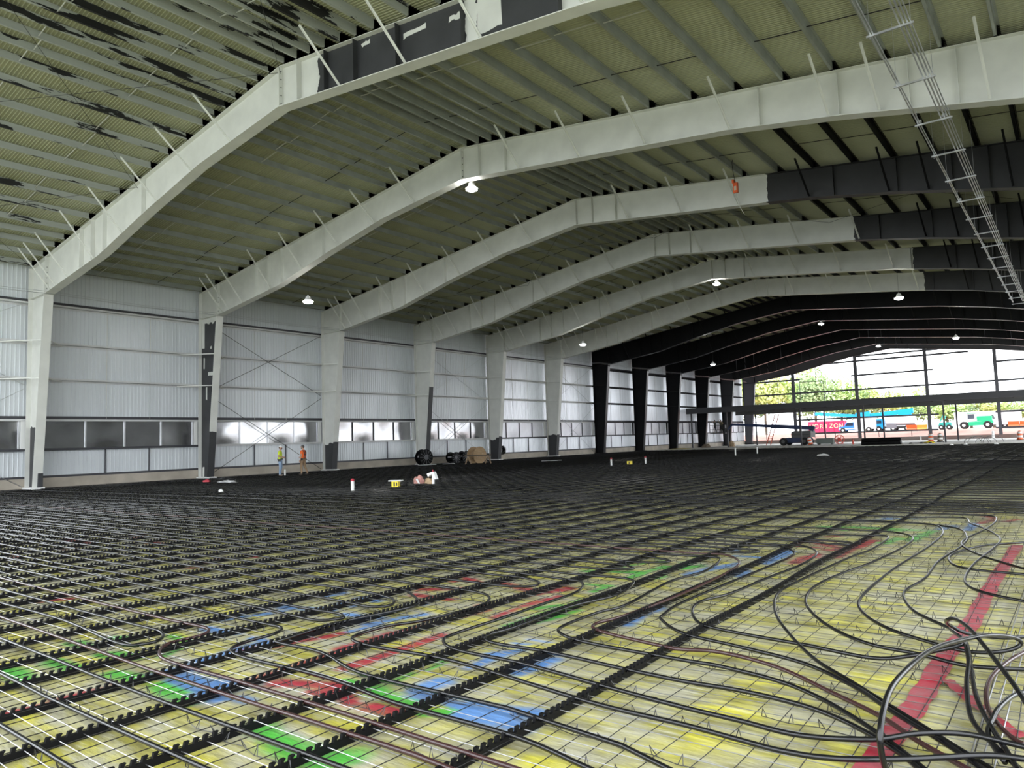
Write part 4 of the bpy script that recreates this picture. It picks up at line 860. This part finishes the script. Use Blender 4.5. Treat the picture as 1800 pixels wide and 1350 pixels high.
    if belt:
        MB().lathe([(.165,.965),(.172,.985),(.165,1.02)], 18).build('tool_belt', mat('belt', belt, .6), t)
        for s in (-1, 1): MB().box(s*.17-.05,-.09,.86,s*.17+.05,.07,1.0).build('tool_pouch', mat('belt', belt, .6), t)
    if harness:
        hb = mat('harness', (.05,.03,.035), .6)
        for s in (-1, 1):
            MB().tube([(s*.09,-.11,1.0),(s*.075,-.14,1.2),(s*.085,-.145,1.35),(s*.10,-.06,1.47),(s*.10,.06,1.44),(s*.085,.13,1.3),(s*.09,.1,1.02)], .03, 6).build('suspender', hb, t)
        MB().box(-.09,-.145,1.2,.09,-.125,1.235).build('back_strap', hb, t)
    return t
STAND = dict(elL=(-.27,-.03,1.14), wrL=(-.24,.16,1.02), elR=(.27,-.03,1.14), wrR=(.24,.1,.93), knL=(-.105,.03,.50), anL=(-.12,-.02,.09), knR=(.105,.03,.50), anR=(.12,-.01,.09))
TALK = dict(STAND, elL=(-.26,-.04,1.15), wrL=(-.08,.19,1.10), elR=(.26,-.04,1.15), wrR=(.05,.20,1.07))
STRIDE = dict(STAND, elL=(-.29,-.06,1.15), wrL=(-.29,.02,.90), elR=(.27,.0,1.14), wrR=(.16,.2,1.08), knL=(-.12,.06,.50), anL=(-.14,.02,.09), knR=(.14,-.02,.50), anR=(.22,-.16,.09))
person('worker in lime yellow shirt, blue jeans and white cap, facing the orange worker', (4.37, 11.62, .05), math.atan2(-.75, .66), (.62,.78,.05), (.30,.42,.60), TALK, (.35,.28,.22), (.75,.75,.75), True, False, (.03,.03,.03))
person('worker in orange shirt with dark suspenders and brown trousers, seen from behind', (4.91, 12.84, .05), math.atan2(.93, -.35), (.95,.17,.03), (.30,.20,.12), STRIDE, (.08,.06,.05), (.1,.1,.1), True, True, (.05,.03,.02))
# ------------------------------------------------------------------ boom lift with two workers
YB = 82.2
navy = mat('navy_paint', (0.012, 0.03, 0.10), .4); tyre = mat('tyre', (0.015,0.015,0.015), .8); tgrey = mat('turret_grey', (0.10,0.10,0.10), .5)
bl = thing('boom_lift', 'dark blue telescopic boom lift parked under the mezzanine, boom reaching left', 'boom lift', (0, YB, .015))
c = MB(); c.box(11.6,-.9,.35,15.0,.9,.78); c.poly([(11.5,-1,.5),(12.2,-1,.98),(14.6,-1,.98),(15.1,-1,.5)], (0,2,0)); c.build('chassis', navy, bl)
for x in (12.0, 14.6):
    for y in (-1.15, 1.15):
        wh = MB().lathe([(.2,-.18),(.47,-.18),(.5,-.1),(.5,.1),(.47,.18),(.2,.18)], 20, (0,0,0), 'Y').build('wheel', tyre, bl, False, (x, y, .5)); MB().lathe([(.05,-.2),(.22,-.2),(.22,.2),(.05,.2)], 12, (0,0,0), 'Y').build('wheel_hub', tgrey, wh)
m = MB(); m.poly([(13.0,-1.05,.98),(15.35,-1.05,.98),(15.4,-1.05,1.75),(15.1,-1.05,1.85),(13.2,-1.05,1.8),(12.95,-1.05,1.6)], (0,2.1,0)); m.build('turret', tgrey, bl)
MB().box(13.1,-1.08,1.3,15.2,-1.05,1.36).build('cover_seam', black_steel, bl)
m = MB(); m.bar((15.5,0,2.12),(10.2,0,2.55),.42,.5); m.build('boom', navy, bl); MB().bar((15.2,0,1.8),(15.5,0,2.35),.5,.5).build('boom_pivot', navy, bl)
MB().bar((10.4,0,2.53),(7.0,0,2.83),.34,.38).build('boom_section', navy, bl); MB().bar((7.1,0,2.82),(4.9,0,3.0),.26,.28).build('boom_section', navy, bl)
MB().bar((5.0,0,3.05),(4.2,0,2.2),.16,.2).build('jib', navy, bl)
bk = MB().box(1.95,-.55,1.83,4.1,.55,1.92).build('basket_floor', black_steel, bl)
for z in (2.4, 2.95):
    m = MB()
    for a, d in (((1.95,-.55),(4.1,-.55)),((4.1,-.55),(4.1,.55)),((4.1,.55),(1.95,.55)),((1.95,.55),(1.95,-.55))): m.cyl((*a, z), (*d, z), .025, 6)
    m.build('basket_rail', black_steel, bl)
for x in (1.95, 3.0, 4.1):
    for y in (-.55, .55): MB().cyl((x, y, 1.9), (x, y, 2.95), .025, 6).build('basket_post', black_steel, bl)
MB().box(3.6,-.5,2.5,4.05,.1,2.95).build('control_panel', black_steel, bl)
REACH = dict(STAND, elL=(-.3,.15,1.5), wrL=(-.22,.3,1.75), elR=(.3,.1,1.3), wrR=(.25,.3,1.4), knL=(-.14,.05,.5), anL=(-.2,-.02,.09), knR=(.14,.02,.5), anR=(.2,-.05,.09))
person('worker in dark clothes at the left side of the lift basket', (2.5, YB, 1.94), 1.2, (.05,.05,.04), (.02,.02,.025), REACH, hat=(.05,.05,.05), fingers=True)
person('worker in yellowish vest at the right side of the lift basket', (3.35, YB, 1.94), .4, (.16,.15,.06), (.03,.03,.03), REACH, hat=(.1,.1,.08), harness=True, fingers=True)
# ------------------------------------------------------------------ things under the mezzanine
t = thing('ladder', 'red orange extension ladder leaning up to the mezzanine', 'ladder', (8.0, 87.2, .015))
lm = mat('ladder_red', (0.65, 0.12, 0.06), .45)
for s in (-1, 1): MB().bar((s*.28,0,0), (s*.26+1.1,1.0,4.3), .11, .09).build('rail', lm, t)
for k in range(1, 14): f = k/14; MB().bar((-.27+1.1*f,1.0*f,4.3*f), (.27+1.1*f,1.0*f,4.3*f), .05).build('rung', lm, t)
db = mat('drum_orange', (0.85, 0.16, 0.05), .5); dw = mat('drum_white', (0.8, 0.78, 0.75), .5); dbr = mat('drum_dirty', (0.16, 0.12, 0.08), .6)
def drum(loc, lab, a=db, tilt=0):
    t = thing('traffic_drum', lab, 'traffic drum', loc, 0, 'traffic drums'); t.rotation_euler = (0, tilt, 0)
    MB().lathe([(.36,0),(.36,.08),(.3,.09)], 18).build('rubber_base', tyre, t)
    for k in range(4):
        z = .09+k*.21; MB().lathe([(.29-.015*k,z),(.275-.015*k,z+.21),(.2,z+.21)], 18).build('band', a if k % 2 == 0 else dw, t)
    MB().lathe([(.2,.93),(.14,.97),(.05,1.02),(.02,1.02)], 12).build('lid', a, t)
drum((28.35, 82.6, .015), 'orange and white traffic drum right of the long black roll')
drum((29.35, 82.2, .015), 'dirty brown traffic drum right of the orange one', dbr)
drum((36.9, 82.2, .015), 'orange and white traffic drum at the right edge of the photo')
drum((15.6, 80.2, .015), 'tilted orange traffic drum right of the boom lift', db, -.25)
gb = mat('grey_green_box', (0.16, 0.19, 0.17), .6)
t = thing('job_box', 'low grey green tool chest right of the tilted drum', 'chest', (16.5, 83.4, .015))
MB().box(-1.0,-.4,.08,1.0,.4,.7).build('body', gb, t); MB().box(-1.02,-.42,.7,1.02,.42,.8).build('lid', gb, t)
for x in (-.8, .8): MB().box(x-.08,-.35,0,x+.08,.35,.08).build('skid', tyre, t)
rr_ = mat('reel_red', (0.75, 0.12, 0.08), .5)
t = thing('hose_reel', 'red wheel shaped hose reel right of the grey green chest', 'reel', (17.9, 84.6, .015))
for y in (-.18, .18):
    m = MB(); m.tube([(.55*math.cos(a), y, .58+.55*math.sin(a)) for a in np.linspace(0, 2*math.pi, 25)], .03, 6, False); m.build('rim', rr_, t)
    for k in range(3): a = k*math.pi/3; MB().bar((-.54*math.cos(a), y, .58-.54*math.sin(a)), (.54*math.cos(a), y, .58+.54*math.sin(a)), .04).build('spoke', rr_, t)
MB().lathe([(.25,-.17),(.25,.17)], 14, (0,0,.58), 'Y').build('drum', rr_, t); MB().box(-.4,-.25,0,.4,.25,.06).build('foot', rr_, t)
t = thing('fire_extinguisher', 'red fire extinguisher at the mezzanine post left of the black roll', 'extinguisher', (20.9, 78.3, .015))
MB().lathe([(.08,0),(.1,.03),(.1,.5),(.06,.58),(.03,.62)], 14).build('cylinder', rr_, t); MB().box(-.03,-.1,.62,.03,.06,.7).build('handle', black_steel, t)
roll = thing('membrane_roll', 'long thick black roll of membrane on the slab in front of the mezzanine', 'roll', (23.1, 72.4, .015))
for k, (y, z) in enumerate(((0,.2),(.42,.2),(.2,.52))): MB().lathe([(.05,-.02),(.2,0),(.21,.5),(.2,3.6),(.205,3.85),(.05,3.87)], 16, (0, y, z), 'X').build('roll', poly_black, roll)
pal = thing('pallet_stack', 'low dark pallet with scraps lying right of the black roll', 'pallet', (27.4, 75.0, .015))
for x in (0, 1.0, 1.9): MB().box(x, -.5, 0, x+.12, .5, .1).build('runner', tyre, pal)
for k in range(7): MB().box(0, -.5+k*.15, .1, 2.02, -.39+k*.15, .125).build('slat', tyre, pal)
blob('yellow_bag', yellow, (29.1, 76.2, .015), .55, .3, .18, 'yellow bag on the slab in front of the dirty drum', 'bag', 12)
blob('rubble_bag', card, (3.9, 84.2, .015), .5, .4, .75, 'brown sack standing by the last black column', 'bag', 13)
blob('rubble_bag', dbr, (2.0, 79.9, .015), .7, .4, .45, 'dark mound of scraps under the left end of the mezzanine', 'heap', 14)
blob('straw_mat', mat('straw', (.36,.30,.10), .9), (2.4, 71.0, .02), 1.4, .6, .12, 'yellowish straw mat at the edge of the slab below the mezzanine end', 'mat', 15, 14)
t = thing('plastic_table', 'low white folding table right of the black roll', 'table', (28.2, 88.0, .015))
MB().box(-1.8,-.4,.62,1.0,.4,.68).build('top', pvc, t)
for x in (-1.7, .9): MB().box(x-.03,-.35,0,x+.03,.35,.62).build('leg', pvc, t)
ct = MB()
for k in range(5):
    cx, R0 = .4*k-.8, .55+.1*math.sin(k*2); ct.tube([(cx+R0*1.3*math.cos(a), .2*k+.25*math.sin(a*2), .07+R0*abs(math.sin(a))*.95) for a in np.linspace(0, math.pi, 14)], .022, 5)
tag(ct.build('pipe_coil', pipe_mat, None, False, (34.6, 69.0, 0)), 'loose arcs of black pipe sprung up at the far right end of the floor', 'coil')
for k, (x, y, lab) in enumerate(((33.0,60.5,'white scrap at the far right, left of three'),(34.0,61.3,'white scrap at the far right, middle of three'),(36.3,60.8,'white scrap at the far right, nearest the right edge'))): blob('paper_scrap', pvc, (x, y, .07), .16, .1, .1, lab, 'scrap', 20+k)
t = thing('white_bollard', 'pale concrete bollard beside the right end wall post', 'bollard', (33.3, 97.5, .015)); MB().lathe([(.22,0),(.22,.12),(.15,.14),(.15,.95),(.08,1.03)], 14).build('post', pvc, t)
# ------------------------------------------------------------------ outside: machines on the red soil
cred = mat('container_red', (0.55, 0.02, 0.10), .5); cyel = mat('letter_yellow', (0.85, 0.72, 0.35), .5)
ZG = 1.32
t = thing('waste_container', 'long red ribbed waste container with pale capital letters outside the end wall', 'container', (2.0, 128, ZG))
MB().box(0,0,.12,6.3,2.3,2.1).build('body', cred, t); MB().box(-.05,-.08,2.1,6.35,2.38,2.25).build('top_rim', cred, t)
for k in range(8): MB().box(.1+k*.86,-.1,.15,.2+k*.86,0,2.1).build('rib', cred, t)
for x in (.6, 5.4): MB().lathe([(.05,-.2),(.15,-.2),(.15,.2),(.05,.2)], 12, (x,.3,.13), 'Y').build('roller', tyre, t)
for k, chh in enumerate('HORIZON'):
    cu = bpy.data.curves.new('letter', 'FONT'); cu.body = chh; cu.size = 1.15; cu.extrude = .015; cu.align_x = 'CENTER'
    o = bpy.data.objects.new('letter', cu); COL.objects.link(o); dg = bpy.context.evaluated_depsgraph_get(); me = bpy.data.meshes.new_from_object(o.evaluated_get(dg)); bpy.data.objects.remove(o)
    me.materials.clear(); me.materials.append(cyel); lo = obj('letter', me, t, (.62+k*.86, -.03, .95)); lo.rotation_euler = (math.pi/2, 0, 0)
def wheels(t, spots, R=.5, W=.35, hubm=None):
    for x, y in spots:
        wh = MB().lathe([(R*.4,-W/2),(R*.93,-W/2),(R,-W*.3),(R,W*.3),(R*.93,W/2),(R*.4,W/2)], 18, (0,0,0), 'Y').build('wheel', tyre, t, False, (x, y, R)); MB().lathe([(.05,-W*.55),(R*.42,-W*.55),(R*.42,W*.55),(.05,W*.55)], 10, (0,0,0), 'Y').build('wheel_hub', hubm or pvc, wh)
blu = mat('truck_blue', (0.03, 0.18, 0.55), .35); sky = mat('boom_blue', (0.0, 0.30, 0.62), .4); glassd = mat('dark_glass', (0.03,0.04,0.06), .1)
truck_white = mat('truck_white', (0.7,0.7,0.72), .4)
t = thing('pickup_truck', 'blue and white truck with a white box body right of the red container', 'truck', (8.3, 124.0, ZG))
MB().poly([(0,0,.4),(0,0,1.0),(.9,0,1.15),(1.4,0,1.85),(2.6,0,1.85),(2.6,0,.4)], (0,1.9,0)).build('cab', blu, t); MB().poly([(1.1,-.01,1.2),(1.5,-.01,1.75),(2.45,-.01,1.75),(2.45,-.01,1.2)], (0,.02,0)).build('window', glassd, t)
MB().box(2.6,0,.55,5.9,2.1,2.7).build('box_body', truck_white, t); MB().box(.0,-.02,.62,2.6,0,.8).build('stripe', truck_white, t); wheels(t, [(.7,.1),(4.9,.1),(.7,1.9),(4.9,1.9)], .45)
t = thing('tank_truck', 'white truck with a long white tank and blue cab outside, behind the middle posts', 'truck', (13.7, 125.5, ZG))
MB().poly([(0,0,.5),(0,0,1.3),(.3,0,2.2),(1.5,0,2.2),(1.5,0,.5)], (0,2.1,0)).build('cab', sky, t); MB().box(.4,-.02,1.4,1.3,0,2.0).build('window', glassd, t); MB().box(1.5,.2,.5,6.9,1.9,.85).build('chassis', black_steel, t)
MB().lathe([(.3,1.7),(.75,1.85),(.78,6.4),(.3,6.6)], 20, (0,1.0,1.75), 'X').build('tank', truck_white, t, False); MB().box(2.0,-.05,.5,3.6,.2,1.2).build('tool_case', mat('case_grey', (.16,.16,.18), .5), t); wheels(t, [(.8,.1),(5.2,.1),(6.2,.1),(.8,1.9),(5.2,1.9)], .48)
t = thing('crane_boom', 'bright blue lift with a long folded boom behind the trucks', 'boom lift', (2.6, 131, ZG))
MB().bar((0,0,3.75),(9.6,0,2.75),.5,.6).build('boom', sky, t); MB().bar((9.4,0,2.9),(16.6,0,3.55),.55,.8).build('boom_section', sky, t); MB().bar((7.2,0,3.1),(9.6,0,3.3),.9,.9).build('boom_knuckle', sky, t); MB().box(14.2,-.5,2.3,16.3,.5,3.5).build('turret', sky, t); MB().box(12.8,-1.1,.5,17.2,1.1,1.0).build('chassis', truck_white, t); MB().box(14.6,-.6,1.0,16,.6,2.3).build('mast', sky, t); wheels(t, [(13.4,-1.1),(16.6,-1.1),(13.4,1.1),(16.6,1.1)], .55)
grn = mat('machine_green', (0.02, 0.42, 0.20), .45)
t = thing('telehandler', 'green and white telehandler with large wheels outside at right', 'telehandler', (26.9, 122, ZG))
MB().poly([(1.35,0,.5),(1.3,0,1.1),(4.6,0,1.25),(4.6,0,.85),(3.2,0,.5)], (0,1.9,0)).build('body', grn, t); MB().box(2.5,.2,1.2,4.5,1.2,1.95).build('engine_cover', grn, t); MB().box(1.2,.0,1.15,2.3,1.0,2.45).build('cab', truck_white, t); MB().box(1.3,-.02,1.6,2.2,0,2.3).build('window', glassd, t); MB().box(1.15,-.05,2.42,2.4,1.05,2.52).build('cab_roof', grn, t)
MB().bar((-.6,1.5,1.1),(4.9,1.5,2.35),.35,.4).build('boom', truck_white, t); MB().bar((4.4,1.6,2.3),(4.7,1.6,1.4),.2,.3).build('boom_head', mat('case_grey', (.16,.16,.18), .5), t); wheels(t, [(.7,.1),(3.9,.1),(.7,1.9),(3.9,1.9)], .58)
t = thing('skid_loader', 'small teal machine with raised lift arms left of the telehandler', 'loader', (23.6, 124, ZG)); tl = mat('machine_teal', (0.03,0.35,0.30), .45)
MB().box(.3,0,.4,2.0,1.5,1.2).build('body', tl, t); MB().bar((.2,.1,.6),(.9,.1,2.3),.14).build('lift_arm', tl, t); MB().bar((.5,1.4,.6),(1.2,1.4,2.3),.14).build('lift_arm', tl, t); wheels(t, [(.6,0),(1.7,0),(.6,1.5),(1.7,1.5)], .4)
bor = mat('barrier_orange', (0.90, 0.11, 0.02), .5)
def barrier(loc, n, lab):
    t = thing('jersey_barrier', lab, 'barrier', loc, 0)
    for k in range(n):
        x = k*1.45; MB().poly([(x,0,0),(x,.6,0),(x,.6,.2),(x,.4,.45),(x,.4,.95),(x,.2,.95),(x,.2,.45),(x,0,.2)], (1.4,0,0)).build('segment', bor if k != n-1 else mat('barrier_amber', (.95,.35,.05), .5), t)
barrier((20.7, 114, ZG-.02), 2, 'orange plastic jersey barrier outside behind the middle wind post'); barrier((33.8, 116, ZG-.02), 4, 'orange plastic jersey barrier outside at the right edge')
t = thing('storage_trailer', 'large pale box trailer outside behind the telehandler', 'trailer', (25.2, 132, ZG)); MB().box(0,0,.6,9.5,2.5,2.9).build('body', truck_white, t); MB().box(.3,-.02,.5,9.2,0,.62).build('skirt', mat('case_grey', (.16,.16,.18), .5), t); wheels(t, [(7.2,.3),(8.3,.3)], .5)
t = thing('storage_trailer', 'pale box trailer outside at the right edge behind the orange barrier', 'trailer', (36.5, 131, ZG)); MB().box(0,0,.6,9.5,2.5,2.7).build('body', truck_white, t); MB().box(.3,-.02,.5,9.2,0,.62).build('skirt', mat('case_grey', (.16,.16,.18), .5), t); wheels(t, [(7.2,.3),(8.3,.3)], .5)
# trees
leafs = [mat('leaf_lime', (0.48, 0.60, 0.20), .7, vary=.3, scale=.6, col2=(.36,.50,.18)), mat('leaf_green', (0.38, 0.52, 0.25), .7, vary=.25, scale=.6), mat('leaf_yellow', (0.55, 0.62, 0.20), .7, vary=.25, scale=.6)]
bark = mat('bark', (0.12,0.09,0.06), .9)
def crown_mesh(seed, mt):
    r = np.random.RandomState(seed); V = []; Fc = []
    lobes = [(r.uniform(-.6,.6), r.uniform(-.6,.6), r.uniform(-.25,.75), r.uniform(.3,.5)) for _ in range(14)]
    for lx, ly, lz, lr in lobes:
        for _ in range(210):
            d = r.randn(3); d /= np.linalg.norm(d); p = np.array([lx, ly, lz])+d*lr*r.uniform(.75, 1.05); s = r.uniform(.035,.075)
            a = r.randn(3); a -= d*a.dot(d)*.6; a /= np.linalg.norm(a); b = np.cross(d, a)+d*r.uniform(-.5,.5); k = len(V)
            V += [tuple(p-a*s), tuple(p-b*s*.7), tuple(p+a*s), tuple(p+b*s*.7)]; Fc.append((k,k+1,k+2,k+3))
    me = bpy.data.meshes.new('foliage'); me.from_pydata(V, [], Fc); me.update(); me.materials.append(mt); return me
CR = [crown_mesh(i, leafs[i % 3]) for i in range(5)]
TR = [(-33,172,9.5,19.5),(-26,176,8.5,18),(-20,170,8,18.5),(-14,178,7.5,18),(-9,174,6.5,15.8),(-4,178,6,14.5),(.5,182,6,13),(5,180,6,12),(9.5,186,5.5,11),(14,184,5.5,8.5),(18.5,178,5,7),(23,180,5,6.8),(27.5,178,5,7.2),(32,176,5,7),(36.5,180,5.5,7.5),(-41,178,9,18),(41,178,5.5,8)]
for k, (x, y, rr, h) in enumerate(TR):
    kind = ['dense tree', 'bushy tree', 'broad tree'][k % 3]
    tn = ['first','second','third','fourth','fifth','sixth','seventh','eighth','ninth','tenth','eleventh']
    nn_ = sum(1 for q in TR if (q[0] < -5) == (x < -5) and q[0] < x)
    t = thing('tree', tn[nn_]+' from left, '+('tall lime green %s beyond the end wall' if x < -5 else 'lower hazy green %s behind the machines') % kind, 'tree', (x, y, 1.3), k*1.3, 'trees on the left beyond the end wall' if x < -5 else 'trees in the row beyond the machines')
    cm = CR[k % 5]; c = obj('foliage', cm, t, (0, 0, h*.5)); c.scale = (rr, rr, h*.42); c['kind'] = 'stuff'
    MB().tube([(0,0,-.3),(.1,0,h*.3),(0,.1,h*.55)], .25, 7, True, [.35,.28,.12]).build('trunk', bark, t)
